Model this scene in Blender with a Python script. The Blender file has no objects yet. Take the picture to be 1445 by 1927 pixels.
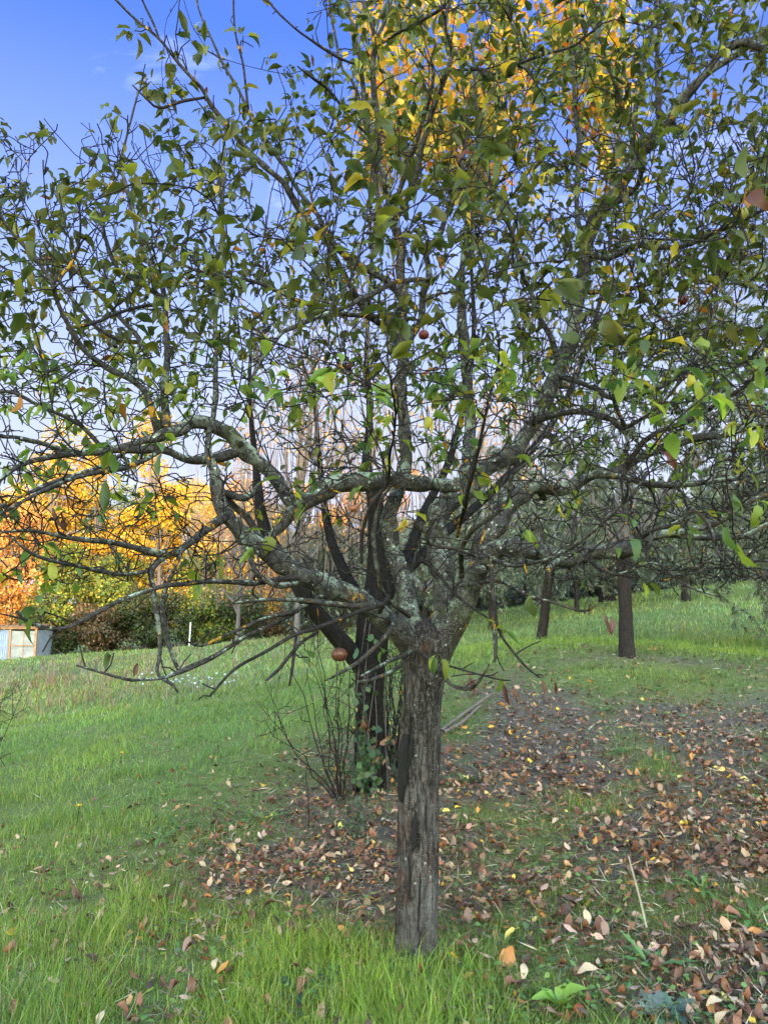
import bpy, math, random
import numpy as np
from mathutils import Vector, Matrix
random.seed(7)
rng = np.random.default_rng(7)
SC = bpy.context.scene
COL = SC.collection

# ------------------------------------------------------------------ camera
CAM_H = 1.55
PITCH = math.radians(7.6)
FPX = 1392.0
cam = bpy.data.cameras.new('camera')
cam_o = bpy.data.objects.new('camera', cam)
COL.objects.link(cam_o)
cam_o.location = (0, 0, CAM_H)
cam_o.rotation_euler = (math.radians(90) + PITCH, 0, 0)
cam.sensor_fit = 'VERTICAL'
cam.sensor_height = 36.0
cam.sensor_width = 27.0
cam.lens = 36.0 * FPX / 1927.0
cam.clip_start = 0.05
cam.clip_end = 3000
SC.camera = cam_o

# ------------------------------------------------------------------ light
SUN_EL = math.radians(7.2)
SUN_AZ = math.radians(168.0)          # clockwise from +Y: behind the camera, a little to its right side
world = bpy.data.worlds.new('World')
SC.world = world
world.use_nodes = True
nt = world.node_tree
nt.nodes.clear()
w_out = nt.nodes.new('ShaderNodeOutputWorld')
w_bg = nt.nodes.new('ShaderNodeBackground')
w_sky = nt.nodes.new('ShaderNodeTexSky')
w_sky.sky_type = 'NISHITA'
w_sky.sun_disc = False
w_sky.sun_elevation = SUN_EL
w_sky.sun_rotation = SUN_AZ
w_sky.air_density = 1.0
w_sky.dust_density = 0.6
w_sky.ozone_density = 2.5
w_tc = nt.nodes.new('ShaderNodeTexCoord')
w_map = nt.nodes.new('ShaderNodeMapping')
w_map.inputs['Scale'].default_value = (2.2, 2.2, 7.0)
w_map.inputs['Location'].default_value = (.35, .2, .15)
w_noise = nt.nodes.new('ShaderNodeTexNoise')
w_noise.inputs['Scale'].default_value = 1.3
w_noise.inputs['Detail'].default_value = 7
w_noise.inputs['Roughness'].default_value = 0.62
w_noise.inputs['Distortion'].default_value = 0.8
w_ramp = nt.nodes.new('ShaderNodeValToRGB')
w_ramp.color_ramp.elements[0].position = 0.56
w_ramp.color_ramp.elements[0].color = (0, 0, 0, 1)
w_ramp.color_ramp.elements[1].position = 0.86
w_ramp.color_ramp.elements[1].color = (0.38, 0.38, 0.38, 1)
w_mix = nt.nodes.new('ShaderNodeMixRGB')
w_mix.inputs['Color2'].default_value = (11.0, 10.6, 11.6, 1)
w_gain = nt.nodes.new('ShaderNodeMixRGB')
w_gain.blend_type = 'MULTIPLY'
w_gain.inputs['Fac'].default_value = 1.0
w_sep = nt.nodes.new('ShaderNodeSeparateXYZ')
# gain added to the unseen sky behind the camera and overhead, brightening shaded ground
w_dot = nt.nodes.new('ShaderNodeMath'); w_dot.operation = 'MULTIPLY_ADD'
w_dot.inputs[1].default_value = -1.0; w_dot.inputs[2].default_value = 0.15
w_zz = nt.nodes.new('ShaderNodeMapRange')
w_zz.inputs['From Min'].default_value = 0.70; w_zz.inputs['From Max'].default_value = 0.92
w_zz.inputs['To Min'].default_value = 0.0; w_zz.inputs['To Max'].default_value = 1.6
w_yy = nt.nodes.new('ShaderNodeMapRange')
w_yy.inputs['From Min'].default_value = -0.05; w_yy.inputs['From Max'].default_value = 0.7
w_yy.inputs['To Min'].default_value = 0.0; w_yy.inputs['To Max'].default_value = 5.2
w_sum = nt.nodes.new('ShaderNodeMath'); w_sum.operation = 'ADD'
L = nt.links.new
L(w_tc.outputs['Generated'], w_map.inputs['Vector'])
L(w_map.outputs[0], w_noise.inputs['Vector'])
L(w_noise.outputs['Fac'], w_ramp.inputs[0])
L(w_ramp.outputs[0], w_mix.inputs['Fac'])
w_hz = nt.nodes.new('ShaderNodeValToRGB')
for p_ in (.26, .42): w_hz.color_ramp.elements.new(p_)
for e_, (p_, c_) in zip(w_hz.color_ramp.elements, [(.0, 1.0), (.26, .85), (.44, .36), (.64, 0.0)]):
    e_.position = p_; e_.color = (c_, c_, c_, 1)
w_hm = nt.nodes.new('ShaderNodeMixRGB')
w_hm.inputs['Color2'].default_value = (3.15, 3.05, 1.78, 1)      # pale evening haze low in the sky
L(w_hz.outputs[0], w_hm.inputs['Fac'])
L(w_sky.outputs[0], w_hm.inputs['Color1'])
L(w_hm.outputs[0], w_mix.inputs['Color1'])
L(w_tc.outputs['Generated'], w_sep.inputs[0])
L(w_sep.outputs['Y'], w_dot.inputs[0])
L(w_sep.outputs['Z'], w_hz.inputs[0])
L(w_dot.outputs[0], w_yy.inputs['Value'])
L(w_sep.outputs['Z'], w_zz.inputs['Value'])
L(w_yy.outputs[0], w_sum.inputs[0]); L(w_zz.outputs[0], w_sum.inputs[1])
w_warm = nt.nodes.new('ShaderNodeVectorMath'); w_warm.operation = 'MULTIPLY_ADD'   # warm tint on the added sky gain
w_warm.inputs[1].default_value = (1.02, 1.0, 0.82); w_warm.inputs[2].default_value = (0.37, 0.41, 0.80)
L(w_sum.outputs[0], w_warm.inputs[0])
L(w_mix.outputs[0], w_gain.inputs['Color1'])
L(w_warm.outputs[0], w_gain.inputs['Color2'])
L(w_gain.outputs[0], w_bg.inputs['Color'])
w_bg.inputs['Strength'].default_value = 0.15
L(w_bg.outputs[0], w_out.inputs[0])

sun = bpy.data.lights.new('sun', 'SUN')
sun.energy = 2.2
sun.angle = math.radians(0.5)
sun.color = (1.0, 0.72, 0.42)
sun_o = bpy.data.objects.new('sun', sun)
COL.objects.link(sun_o)
sd = Vector((math.sin(SUN_AZ) * math.cos(SUN_EL), math.cos(SUN_AZ) * math.cos(SUN_EL), math.sin(SUN_EL)))
sun_o.rotation_euler = sd.to_track_quat('Z', 'Y').to_euler()
sun_o.location = sd * 50

SC.view_settings.view_transform = 'Standard'
SC.view_settings.look = 'None'
SC.view_settings.exposure = 2.22
SC.view_settings.gamma = 1.0
SC.cycles.max_bounces = 6
SC.cycles.diffuse_bounces = 3
SC.cycles.transmission_bounces = 3
SC.cycles.transparent_max_bounces = 4
SC.cycles.caustics_reflective = False
SC.cycles.caustics_refractive = False
SC.cycles.use_denoising = True

# ------------------------------------------------------------------ helpers
CT, ST = math.cos(PITCH), math.sin(PITCH)


def at(px, py, Y):
    u = (px - 722.5) / FPX
    v = (963.5 - py) / FPX
    k = Y / (CT - v * ST)
    return np.array([u * k, Y, CAM_H + (ST + v * CT) * k])


def pxm(w, Y):                       # width in photo pixels -> metres at distance Y
    return w / FPX * Y


_lat = {}


def vnoise(x, y, seed=0):
    if seed not in _lat:
        _lat[seed] = np.random.default_rng(1000 + seed).random((256, 256))
    g = _lat[seed]
    x = np.asarray(x, float); y = np.asarray(y, float)
    xi = np.floor(x).astype(int); yi = np.floor(y).astype(int)
    fx = x - xi; fy = y - yi
    fx = fx * fx * (3 - 2 * fx); fy = fy * fy * (3 - 2 * fy)
    a = g[xi % 256, yi % 256]; b = g[(xi + 1) % 256, yi % 256]
    c = g[xi % 256, (yi + 1) % 256]; d = g[(xi + 1) % 256, (yi + 1) % 256]
    return a * (1 - fx) * (1 - fy) + b * fx * (1 - fy) + c * (1 - fx) * fy + d * fx * fy


def fbm(x, y, seed=0, o=3):
    s = 0; a = 0.5
    for i in range(o):
        s = s + a * vnoise(np.asarray(x) * 2 ** i + 17.3 * i, np.asarray(y) * 2 ** i + 5.1 * i, seed + i)
        a *= 0.5
    return s / (1 - 0.5 ** o)


def link(name, me, mat=None, parent=None):
    o = bpy.data.objects.new(name, me)
    COL.objects.link(o)
    if mat is not None and me is not None and not me.materials:
        me.materials.append(mat)
    if parent is not None:
        o.parent = parent
    return o


def mesh_np(name, V, Q, mat=None, cols=None, smooth=True):
    V = np.asarray(V, np.float32); Q = np.asarray(Q, np.int32)
    me = bpy.data.meshes.new(name)
    me.vertices.add(len(V))
    me.vertices.foreach_set('co', V.ravel())
    k = Q.shape[1]
    me.loops.add(Q.size)
    me.loops.foreach_set('vertex_index', Q.ravel())
    me.polygons.add(len(Q))
    me.polygons.foreach_set('loop_start', np.arange(0, Q.size, k, dtype=np.int32))
    me.polygons.foreach_set('loop_total', np.full(len(Q), k, np.int32))
    me.polygons.foreach_set('use_smooth', np.full(len(Q), smooth))
    me.update(calc_edges=True)
    if cols is not None:
        c = np.ones((len(V), 4), np.float32)
        c[:, :3] = cols
        a = me.color_attributes.new('col', 'FLOAT_COLOR', 'POINT')
        a.data.foreach_set('color', c.ravel())
    if mat is not None:
        me.materials.append(mat)
    return me


def thing(name, loc, label, cat, group=None):
    o = bpy.data.objects.new(name, None)
    COL.objects.link(o)
    o.location = loc
    o.empty_display_size = 0.2
    tag(o, label, cat, group)
    return o


def tag(o, label, cat, group=None, kind=None):
    if label: o['label'] = label
    if cat: o['category'] = cat
    if group: o['group'] = group
    if kind: o['kind'] = kind
    return o


def part(name, me, parent, label=None):
    """A mesh built in world coordinates becomes a part of a thing standing at parent.location."""
    o = link(name, me, None, parent)
    o.matrix_parent_inverse = Matrix.Translation(-Vector(parent.location)) if parent.parent is None else Matrix.Identity(4)
    if label: o['label'] = label
    return o


# ---- tubes
def spline(pts, step):
    P = np.asarray(pts, float)
    if len(P) < 3:
        n = max(2, int(np.linalg.norm(P[-1, :3] - P[0, :3]) / step) + 1)
        t = np.linspace(0, 1, n)[:, None]
        return P[0] * (1 - t) + P[-1] * t
    E = np.vstack([2 * P[0] - P[1], P, 2 * P[-1] - P[-2]])
    out = []
    for i in range(1, len(E) - 2):
        n = max(1, int(np.ceil(np.linalg.norm(E[i + 1, :3] - E[i, :3]) / step)))
        t = (np.arange(n) / n)[:, None]
        p0, p1, p2, p3 = E[i - 1], E[i], E[i + 1], E[i + 2]
        out.append(0.5 * (2 * p1 + (p2 - p0) * t + (2 * p0 - 5 * p1 + 4 * p2 - p3) * t ** 2 + (3 * p1 - p0 - 3 * p2 + p3) * t ** 3))
    out.append(P[-1:])
    return np.vstack(out)


class Tubes:
    def __init__(self):
        self.V = []; self.Q = []; self.n = 0

    def add(self, C, R, sides=6, rough=0.0, seed=0, cap=True, ridges=0):
        C = np.asarray(C, float); R = np.asarray(R, float)
        n = len(C)
        T = np.gradient(C, axis=0)
        T /= np.linalg.norm(T, axis=1)[:, None] + 1e-9
        U = np.zeros_like(C)
        u = np.cross(T[0], (0, 0, 1.0) if abs(T[0, 2]) < 0.9 else (1.0, 0, 0))
        u /= np.linalg.norm(u)
        for i in range(n):
            u = u - T[i] * np.dot(u, T[i]); u /= np.linalg.norm(u) + 1e-9
            U[i] = u
        W = np.cross(T, U)
        a = np.linspace(0, 2 * np.pi, sides, endpoint=False)
        r = np.repeat(R[:, None], sides, 1)
        if rough:
            s = np.concatenate([[0], np.cumsum(np.linalg.norm(np.diff(C, axis=0), axis=1))])
            ca = np.cos(a)[None, :]; sa = np.sin(a)[None, :]
            k = 1 / max(R.max(), 1e-4)
            nz = fbm(ca * 2.2 + s[:, None] * k * 0.35 + 40, sa * 2.2 + s[:, None] * k * 0.5 + 40, seed, 3) - 0.5
            r = r * (1 + rough * 2 * nz)
            if ridges:
                nr = fbm(ca * ridges + 60 + sa * 0.7, sa * ridges + 60 + s[:, None] * 3.0, seed + 5, 3) - 0.5
                r = r * (1 + rough * 1.1 * np.sign(nr) * np.abs(nr) ** 0.7)
        V = C[:, None, :] + r[:, :, None] * (np.cos(a)[None, :, None] * U[:, None, :] + np.sin(a)[None, :, None] * W[:, None, :])
        V = V.reshape(-1, 3)
        i = np.arange(n - 1)[:, None] * sides; j = np.arange(sides)[None, :]
        Q = np.stack([i + j, i + (j + 1) % sides, i + sides + (j + 1) % sides, i + sides + j], -1).reshape(-1, 4)
        if cap:                                      # rounded tip
            tip = C[-1] + T[-1] * R[-1] * 0.9
            V = np.vstack([V, np.repeat(tip[None], sides, 0)])
            j = np.arange(sides)
            b = (n - 1) * sides
            Q = np.vstack([Q, np.stack([b + j, b + (j + 1) % sides, b + sides + (j + 1) % sides, b + sides + j], -1)])
        self.V.append(V); self.Q.append(Q + self.n); self.n += len(V)

    def mesh(self, name, mat):
        return mesh_np(name, np.vstack(self.V), np.vstack(self.Q), mat)


def tube_mesh(name, pts, mat, step=0.03, sides=12, rough=0.0, seed=0, ridges=0):
    S = spline(pts, step)
    t = Tubes(); t.add(S[:, :3], S[:, 3], sides, rough, seed, ridges=ridges)
    return t.mesh(name, mat)


def nrm(a):
    return a / (np.linalg.norm(a, axis=-1, keepdims=True) + 1e-9)


PROF_APPLE = np.array([[-0.32, .016], [0.0, .03], [.12, .27], [.32, .44], [.55, .45], [.78, .30], [.92, .12], [1.0, .01]])
PROF_LONG = np.array([[-0.1, .02], [.05, .05], [.3, .42], [.6, .48], [.85, .25], [1.0, .01]])
PROF_SMALL = np.array([[0, .04], [.35, .5], [.7, .4], [1.0, .03]])


def leaves(P, D, N, Ln, Wd, curl, fold, cols, prof=PROF_APPLE, jitter=.16, wave=0.0):
    """Leaf blades: base P, axis D, upper-side normal N, length, width, curl (radians along the leaf), fold along the midrib."""
    n = len(P); m = len(prof)
    D = nrm(D); S = nrm(np.cross(N, D)); N = np.cross(D, S)
    t = prof[:, 0]
    dt = np.gradient(t)
    ph = np.clip(t, 0, 1)[None, :] * curl[:, None]
    dx = np.diff(t)[None, :] * np.cos((ph[:, 1:] + ph[:, :-1]) / 2)
    dz = -np.diff(t)[None, :] * np.sin((ph[:, 1:] + ph[:, :-1]) / 2)
    X = np.concatenate([np.zeros((n, 1)), np.cumsum(dx, 1)], 1)
    Z = np.concatenate([np.zeros((n, 1)), np.cumsum(dz, 1)], 1)
    hw = prof[None, :, 1] * (Wd / Ln)[:, None] * 2.0 * 0.5 * 2
    jl = 1 + jitter * rng.standard_normal((n, m)); jr = 1 + jitter * rng.standard_normal((n, m))
    wl = wave * rng.standard_normal((n, m)) * hw; wr = wave * rng.standard_normal((n, m)) * hw
    hl = hw * jl * 0.5; hr = hw * jr * 0.5
    f = np.sin(fold)[:, None]; fc = np.cos(fold)[:, None]
    Ls = Ln[:, None, None]
    base = P[:, None, :]

    def mk(x, y, z):
        return base + Ls * (x[:, :, None] * D[:, None, :] + y[:, :, None] * S[:, None, :] + z[:, :, None] * N[:, None, :])
    V = np.stack([mk(X, hl * fc, Z + hl * f + wl), mk(X, 0 * hl, Z), mk(X, -hr * fc, Z + hr * f + wr)], 2)   # n,m,3,3
    V = V.reshape(-1, 3)
    i = np.arange(m - 1)[:, None] * 3
    q = np.concatenate([np.stack([i + 0, i + 1, i + 4, i + 3], -1), np.stack([i + 1, i + 2, i + 5, i + 4], -1)], 1).reshape(-1, 4)
    Q = (np.arange(n)[:, None, None] * (m * 3) + q[None]).reshape(-1, 4)
    C = np.repeat(cols, m * 3, 0)
    return V, Q, C


def pick(pal, w, n, var=.18):
    pal = np.asarray(pal, float); w = np.asarray(w, float); w = w / w.sum()
    c = pal[rng.choice(len(pal), n, p=w)]
    return np.clip(c * (1 + var * rng.standard_normal((n, 1))) * (1 + 0.06 * rng.standard_normal((n, 3))), 0.004, 0.95)


# ------------------------------------------------------------------ materials
def new_mat(name):
    m = bpy.data.materials.new(name)
    m.use_nodes = True
    t = m.node_tree
    t.nodes.clear()
    out = t.nodes.new('ShaderNodeOutputMaterial')
    return m, t, out


def N_(t, kind, **kw):
    n = t.nodes.new(kind)
    for k, v in kw.items():
        if k in n.inputs: n.inputs[k].default_value = v
        else: setattr(n, k, v)
    return n


def ramp(t, src, stops):
    r = t.nodes.new('ShaderNodeValToRGB')
    e = r.color_ramp.elements
    while len(e) > len(stops): e.remove(e[-1])
    while len(e) < len(stops): e.new(0.5)
    for x, (p, c) in zip(e, stops):
        x.position = p
        x.color = (c, c, c, 1) if not hasattr(c, '__len__') else (*c, 1)
    t.links.new(src, r.inputs[0])
    return r.outputs[0]


def mixc(t, fac, a, b, mode='MIX'):
    m = t.nodes.new('ShaderNodeMixRGB')
    m.blend_type = mode
    for s, v in ((m.inputs[0], fac), (m.inputs[1], a), (m.inputs[2], b)):
        if isinstance(v, (int, float)): s.default_value = v
        elif hasattr(v, '__len__'): s.default_value = (*v, 1)
        else: t.links.new(v, s)
    return m.outputs[0]


def noise(t, scale, detail=4, rough=.6, vec=None, stretch=None, kind='ShaderNodeTexNoise'):
    n = t.nodes.new(kind)
    n.inputs['Scale'].default_value = scale
    if kind == 'ShaderNodeTexNoise':
        n.inputs['Detail'].default_value = detail
        n.inputs['Roughness'].default_value = rough
    if vec is None:
        vec = t.nodes.new('ShaderNodeTexCoord').outputs['Object']
    if stretch:
        mp = t.nodes.new('ShaderNodeMapping')
        mp.inputs['Scale'].default_value = stretch
        t.links.new(vec, mp.inputs[0]); vec = mp.outputs[0]
    t.links.new(vec, n.inputs['Vector'])
    return n


def leaf_mat(name, spots=True, trans=0.45, back=(1.25, 1.3, 1.35), rough=.5, gain=1.6, spec=.3):
    m, t, out = new_mat(name)
    a = N_(t, 'ShaderNodeVertexColor', layer_name='col')
    col = a.outputs['Color']
    if spots:
        n = noise(t, 55, 3)
        col = mixc(t, ramp(t, n.outputs['Fac'], [(.30, .0), (.36, 0.0), (.62, 0), (.72, .55)]), col, (.16, .07, .015))
        n2 = noise(t, 9, 2)
        col = mixc(t, ramp(t, n2.outputs['Fac'], [(.5, 0), (.75, .5)]), col, mixc(t, 1.0, col, (1.5, 1.15, .6), 'MULTIPLY'))
    geo = t.nodes.new('ShaderNodeNewGeometry')
    under = mixc(t, 1.0, col, back, 'MULTIPLY')
    col2 = mixc(t, geo.outputs['Backfacing'], col, under)
    p = N_(t, 'ShaderNodeBsdfPrincipled', Roughness=rough)
    p.inputs['Specular IOR Level'].default_value = spec
    t.links.new(col2, p.inputs['Base Color'])
    tr = t.nodes.new('ShaderNodeBsdfTranslucent')
    t.links.new(mixc(t, 1.0, col, (gain * 1.1, gain * 1.0, gain * .55), 'MULTIPLY'), tr.inputs['Color'])
    mx = N_(t, 'ShaderNodeMixShader'); mx.inputs[0].default_value = trans
    t.links.new(p.outputs[0], mx.inputs[1]); t.links.new(tr.outputs[0], mx.inputs[2])
    t.links.new(mx.outputs[0], out.inputs[0])
    return m


def bark_mat(name, base, dark, light, fis=(9, 9, 2.2), lichen=0.0, orange=0.0, discs=0.0, bump=.5, moss=0.0, scale=1.0, crack=0.0):
    m, t, out = new_mat(name)
    n1 = noise(t, 6 * scale, 8, .7, stretch=fis)
    col = mixc(t, ramp(t, n1.outputs['Fac'], [(.40, 0), (.58, 1)]), dark, base)
    n2 = noise(t, 60 * scale, 5, .7)
    col = mixc(t, ramp(t, n2.outputs['Fac'], [(.45, 0), (.72, .7)]), col, light)
    n3 = noise(t, 3.5, 3)
    col = mixc(t, ramp(t, n3.outputs['Fac'], [(.5, 0), (.72, .45)]), col, (base[0] * 1.25, base[1] * .8, base[2] * .7))
    h = n1.outputs['Fac']
    if crack:
        n = noise(t, 9, 5, .6, stretch=(5, 5, .75))
        kc = ramp(t, n.outputs['Fac'], [(.455, 0), (.49, crack), (.51, crack), (.545, 0)])
        col = mixc(t, kc, col, (.006, .005, .006))
        n = noise(t, 4, 4, .7, stretch=(2, 2, .9))
        col = mixc(t, ramp(t, n.outputs['Fac'], [(.56, 0), (.66, .8)]), col, (.085, .045, .036))
        n = noise(t, 2.6, 4, .7, stretch=(2, 2, 1))
        col = mixc(t, ramp(t, n.outputs['Fac'], [(.48, 0), (.64, .8)]), col, (.145, .135, .133))
    if moss:
        n = noise(t, 5, 4)
        col = mixc(t, ramp(t, n.outputs['Fac'], [(.58, 0), (.70, moss)]), col, (.05, .06, .015))
    if lichen:
        n = noise(t, 9, 8, .75)
        n_l = noise(t, 55, 5, .8)
        k = ramp(t, mixc(t, .35, n.outputs['Fac'], n_l.outputs['Fac']), [(.545 - lichen * .04, 0), (.565 - lichen * .04, 1)])
        geo = t.nodes.new('ShaderNodeNewGeometry')
        sp = t.nodes.new('ShaderNodeSeparateXYZ'); t.links.new(geo.outputs['Normal'], sp.inputs[0])
        k = mixc(t, 1.0, k, ramp(t, sp.outputs['Z'], [(-.2, .25), (.6, .95)]), 'MULTIPLY')
        nn = noise(t, 80, 4)
        lc = mixc(t, nn.outputs['Fac'], (.12, .145, .105), (.34, .39, .31))
        col = mixc(t, k, col, lc)
    if discs:
        vo = noise(t, 26, kind='ShaderNodeTexVoronoi')
        k = ramp(t, vo.outputs['Distance'], [(.13, 1), (.17, 0)])
        nsel = noise(t, 11, 2)
        k = mixc(t, 1.0, k, ramp(t, nsel.outputs['Fac'], [(.52, 0), (.56, discs)]), 'MULTIPLY')
        col = mixc(t, k, col, (.48, .50, .46))
        vo2 = noise(t, 120, kind='ShaderNodeTexVoronoi')
        k2 = ramp(t, vo2.outputs['Distance'], [(.16, .8), (.24, 0)])
        k2 = mixc(t, 1.0, k2, ramp(t, nsel.outputs['Fac'], [(.45, 0), (.6, 1)]), 'MULTIPLY')
        col = mixc(t, k2, col, (.36, .37, .34))
    if orange:
        n = noise(t, 7, 7, .7)
        k = ramp(t, n.outputs['Fac'], [(.64 - orange * .1, 0), (.66 - orange * .1, 1)])
        nn = noise(t, 90, 3)
        col = mixc(t, k, col, mixc(t, nn.outputs['Fac'], (.16, .085, .008), (.46, .23, .02)))
    p = N_(t, 'ShaderNodeBsdfPrincipled', Roughness=.9)
    p.inputs['Specular IOR Level'].default_value = .15
    t.links.new(col, p.inputs['Base Color'])
    b = N_(t, 'ShaderNodeBump', Strength=bump, Distance=.02)
    hh = mixc(t, .4, h, n2.outputs['Fac'])
    if crack: hh = mixc(t, kc, hh, (0, 0, 0)); b.inputs['Distance'].default_value = .035
    t.links.new(hh, b.inputs['Height'])
    t.links.new(b.outputs[0], p.inputs['Normal'])
    t.links.new(p.outputs[0], out.inputs[0])
    return m


def plain_mat(name, a, b, scale=20, rough=.8, bump=0.0, stretch=None, spec=.3):
    m, t, out = new_mat(name)
    n = noise(t, scale, 6, .65, stretch=stretch)
    p = N_(t, 'ShaderNodeBsdfPrincipled', Roughness=rough)
    p.inputs['Specular IOR Level'].default_value = spec
    t.links.new(mixc(t, ramp(t, n.outputs['Fac'], [(.35, 0), (.65, 1)]), a, b), p.inputs['Base Color'])
    if bump:
        bp = N_(t, 'ShaderNodeBump', Strength=bump, Distance=.01)
        t.links.new(n.outputs['Fac'], bp.inputs['Height']); t.links.new(bp.outputs[0], p.inputs['Normal'])
    t.links.new(p.outputs[0], out.inputs[0])
    return m


M_TRUNK = bark_mat('bark_trunk', (.068, .055, .054), (.012, .010, .010), (.15, .14, .138), fis=(8, 8, .9), discs=.5, bump=1.0, crack=.7)
M_LIMB = bark_mat('bark_limb', (.046, .040, .037), (.010, .009, .009), (.10, .095, .09), fis=(4, 4, 4), lichen=.55, discs=.8, orange=.10, moss=.5, bump=.6)
M_BRANCH = bark_mat('bark_branch', (.034, .029, .028), (.009, .008, .008), (.09, .083, .077), fis=(4, 4, 4), lichen=.25, orange=.30, bump=.4)
M_TWIG = bark_mat('bark_twig', (.018, .0145, .0145), (.006, .005, .005), (.055, .048, .047), fis=(4, 4, 4), orange=.22, bump=.2)
M_DARKBARK = bark_mat('bark_dark', (.012, .010, .010), (.004, .0035, .0035), (.030, .027, .026), fis=(12, 12, 1.4), bump=1.0)
M_OLIVEBARK = bark_mat('bark_olive', (.024, .018, .017), (.007, .006, .006), (.06, .05, .047), fis=(9, 9, 1.5), bump=1.0)
M_WHIP = bark_mat('bark_whip', (.16, .125, .115), (.07, .05, .045), (.26, .22, .20), bump=.1)
M_GREYTWIG = bark_mat('bark_grey', (.12, .105, .105), (.05, .042, .042), (.2, .18, .18), bump=.1)
M_LEAF = leaf_mat('apple_leaf')
M_GOLD = leaf_mat('golden_leaf', trans=.4)
M_OLIVELEAF = leaf_mat('olive_leaf', spots=False, trans=.15, back=(2.2, 2.1, 2.2), gain=1.2)
M_WOODLEAF = leaf_mat('wood_leaf', spots=False, trans=.3, gain=1.3)
M_GRASS = leaf_mat('grass_blade', spots=False, trans=.45, back=(1.05, 1.05, 1.05), gain=1.5, rough=.45)
M_LITTER = leaf_mat('fallen_leaf', trans=.12, back=(1.3, 1.25, 1.2), gain=1.0, rough=.6)
M_WEED = leaf_mat('weed_leaf', spots=False, trans=.3, back=(1.2, 1.2, 1.2))

# ------------------------------------------------------------------ ground
_ctl = []
for px, py, Y in [(783, 1800, 3.6), (690, 1485, 6.5), (1180, 1232, 10.5), (1018, 1200, 15), (930, 1182, 22), (880, 1168, 27),
                  (1300, 1118, 25), (1445, 1095, 30), (1500, 1230, 14), (1445, 1330, 8.6), (40, 1240, 45), (250, 1226, 50), (450, 1212, 52), (650, 1190, 50),
                  (100, 1322, 19), (0, 1318, 21), (300, 1292, 20), (450, 1330, 13), (250, 1430, 8.5), (600, 1240, 22)]:
    _ctl.append(at(px, py, Y))
_ctl += [np.array(p, float) for p in [(-1.5, 3.2, -.12), (1.6, 3.2, .06), (0, 2.5, 0), (0, 0, 0.0), (-3, 0, -.3), (3, 0, .3), (0, -6, 0.1), (-6, 5, -.6), (-6, -4, -.6), (6, 3, 1.0), (6, -4, .7), (-40, 55, -3.2), (40, 60, 3.5), (-30, 10, -3.2), (30, 20, 4.5)]]
_ctl = np.array(_ctl)


def _tps(r):
    return np.where(r > 0, r * r * np.log(np.maximum(r, 1e-9)), 0)


_A = _ctl[:, :2]
_n = len(_A)
_K = _tps(np.linalg.norm(_A[:, None] - _A[None], axis=2)) + 0.6 * np.eye(_n)
_Pm = np.hstack([np.ones((_n, 1)), _A])
_S = np.linalg.solve(np.block([[_K, _Pm], [_Pm.T, np.zeros((3, 3))]]), np.concatenate([_ctl[:, 2], np.zeros(3)]))


def gz(x, y):
    x = np.atleast_1d(np.asarray(x, float)); y = np.atleast_1d(np.asarray(y, float))
    cx = np.clip(x, -42, 42); cy = np.clip(y, -6, 62)
    z = np.empty(len(cx))
    for i in range(0, len(cx), 20000):
        q = np.stack([cx[i:i + 20000], cy[i:i + 20000]], 1)
        z[i:i + 20000] = _tps(np.linalg.norm(q[:, None] - _A[None], axis=2)) @ _S[:_n] + _S[_n] + q @ _S[_n + 1:]
    z = z + 0.05 * (fbm(x * 1.1, y * 1.1, 3) - .5) + .25 * (fbm(x * .12, y * .12, 8) - .5) * np.clip((y - 7) / 10, 0, 1)
    back = np.clip(-y - 6, 0, 62)
    z = z + back ** 2 * (0.0041 + .0002 * (vnoise(x * .09, y * .02, 4) - .5))
    return z


def gauss(x, y, cx, cy, sx, sy):
    return np.exp(-.5 * (((x - cx) / sx) ** 2 + ((y - cy) / sy) ** 2))


def litter(x, y):
    g = (gauss(x, y, 1.5, 7.2, 1.7, 2.0) + .95 * gauss(x, y, 2.5, 4.8, 1.0, 1.3) + 1.0 * gauss(x, y, 1.75, 3.25, .42, .7)
         + .75 * gauss(x, y, -.55, 4.8, .75, .45) + .5 * gauss(x, y, 4.6, 8.5, 1.8, 2.0) + .6 * gauss(x, y, 0., 5.8, .7, .8))
    g = g * np.clip(.20 + 1.8 * (fbm(x * 1.25, y * 1.25, 21) - .28), .24, 1.1)
    return np.clip(g, 0, 1)


def soil(x, y):
    g = .6 * gauss(x, y, 4.3, 8.6, 1.4, .5) + .55 * gauss(x, y, 3.9, 10.4, 1.8, .35) + .3 * gauss(x, y, 2.6, 4.2, 1.2, 1.2) + .35 * gauss(x, y, 1.5, 7, 1.2, 1.2)
    return np.clip(g * (.4 + 1.2 * fbm(x * .9, y * .9, 33)), 0, 1)


xs = np.concatenate([np.arange(-260, -40, 14), np.arange(-40, -10, 1.0), np.arange(-10, 10, .12), np.arange(10, 40, 1.0), np.arange(40, 261, 14)])
ys = np.concatenate([np.arange(-140, -8, 4.0), np.arange(-8, 0, .5), np.arange(0, 14, .12), np.arange(14, 64, .6), np.arange(64, 420, 16)])
GX, GY = np.meshgrid(xs, ys)
gx, gy = GX.ravel(), GY.ravel()
V = np.stack([gx, gy, gz(gx, gy)], 1)
nx, ny = len(xs), len(ys)
i = (np.arange(ny - 1)[:, None] * nx + np.arange(nx - 1)[None]).ravel()
Q = np.stack([i, i + 1, i + 1 + nx, i + nx], 1)
lc = np.zeros((len(V), 3)); lc[:, 0] = np.clip(litter(gx, gy), 0, 1); lc[:, 1] = soil(gx, gy)
m, t, out = new_mat('orchard_ground')
tc = t.nodes.new('ShaderNodeTexCoord').outputs['Object']
n_f = noise(t, 60, 6, .75, vec=tc)
n_m = noise(t, 7, 5, .7, vec=tc)
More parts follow.
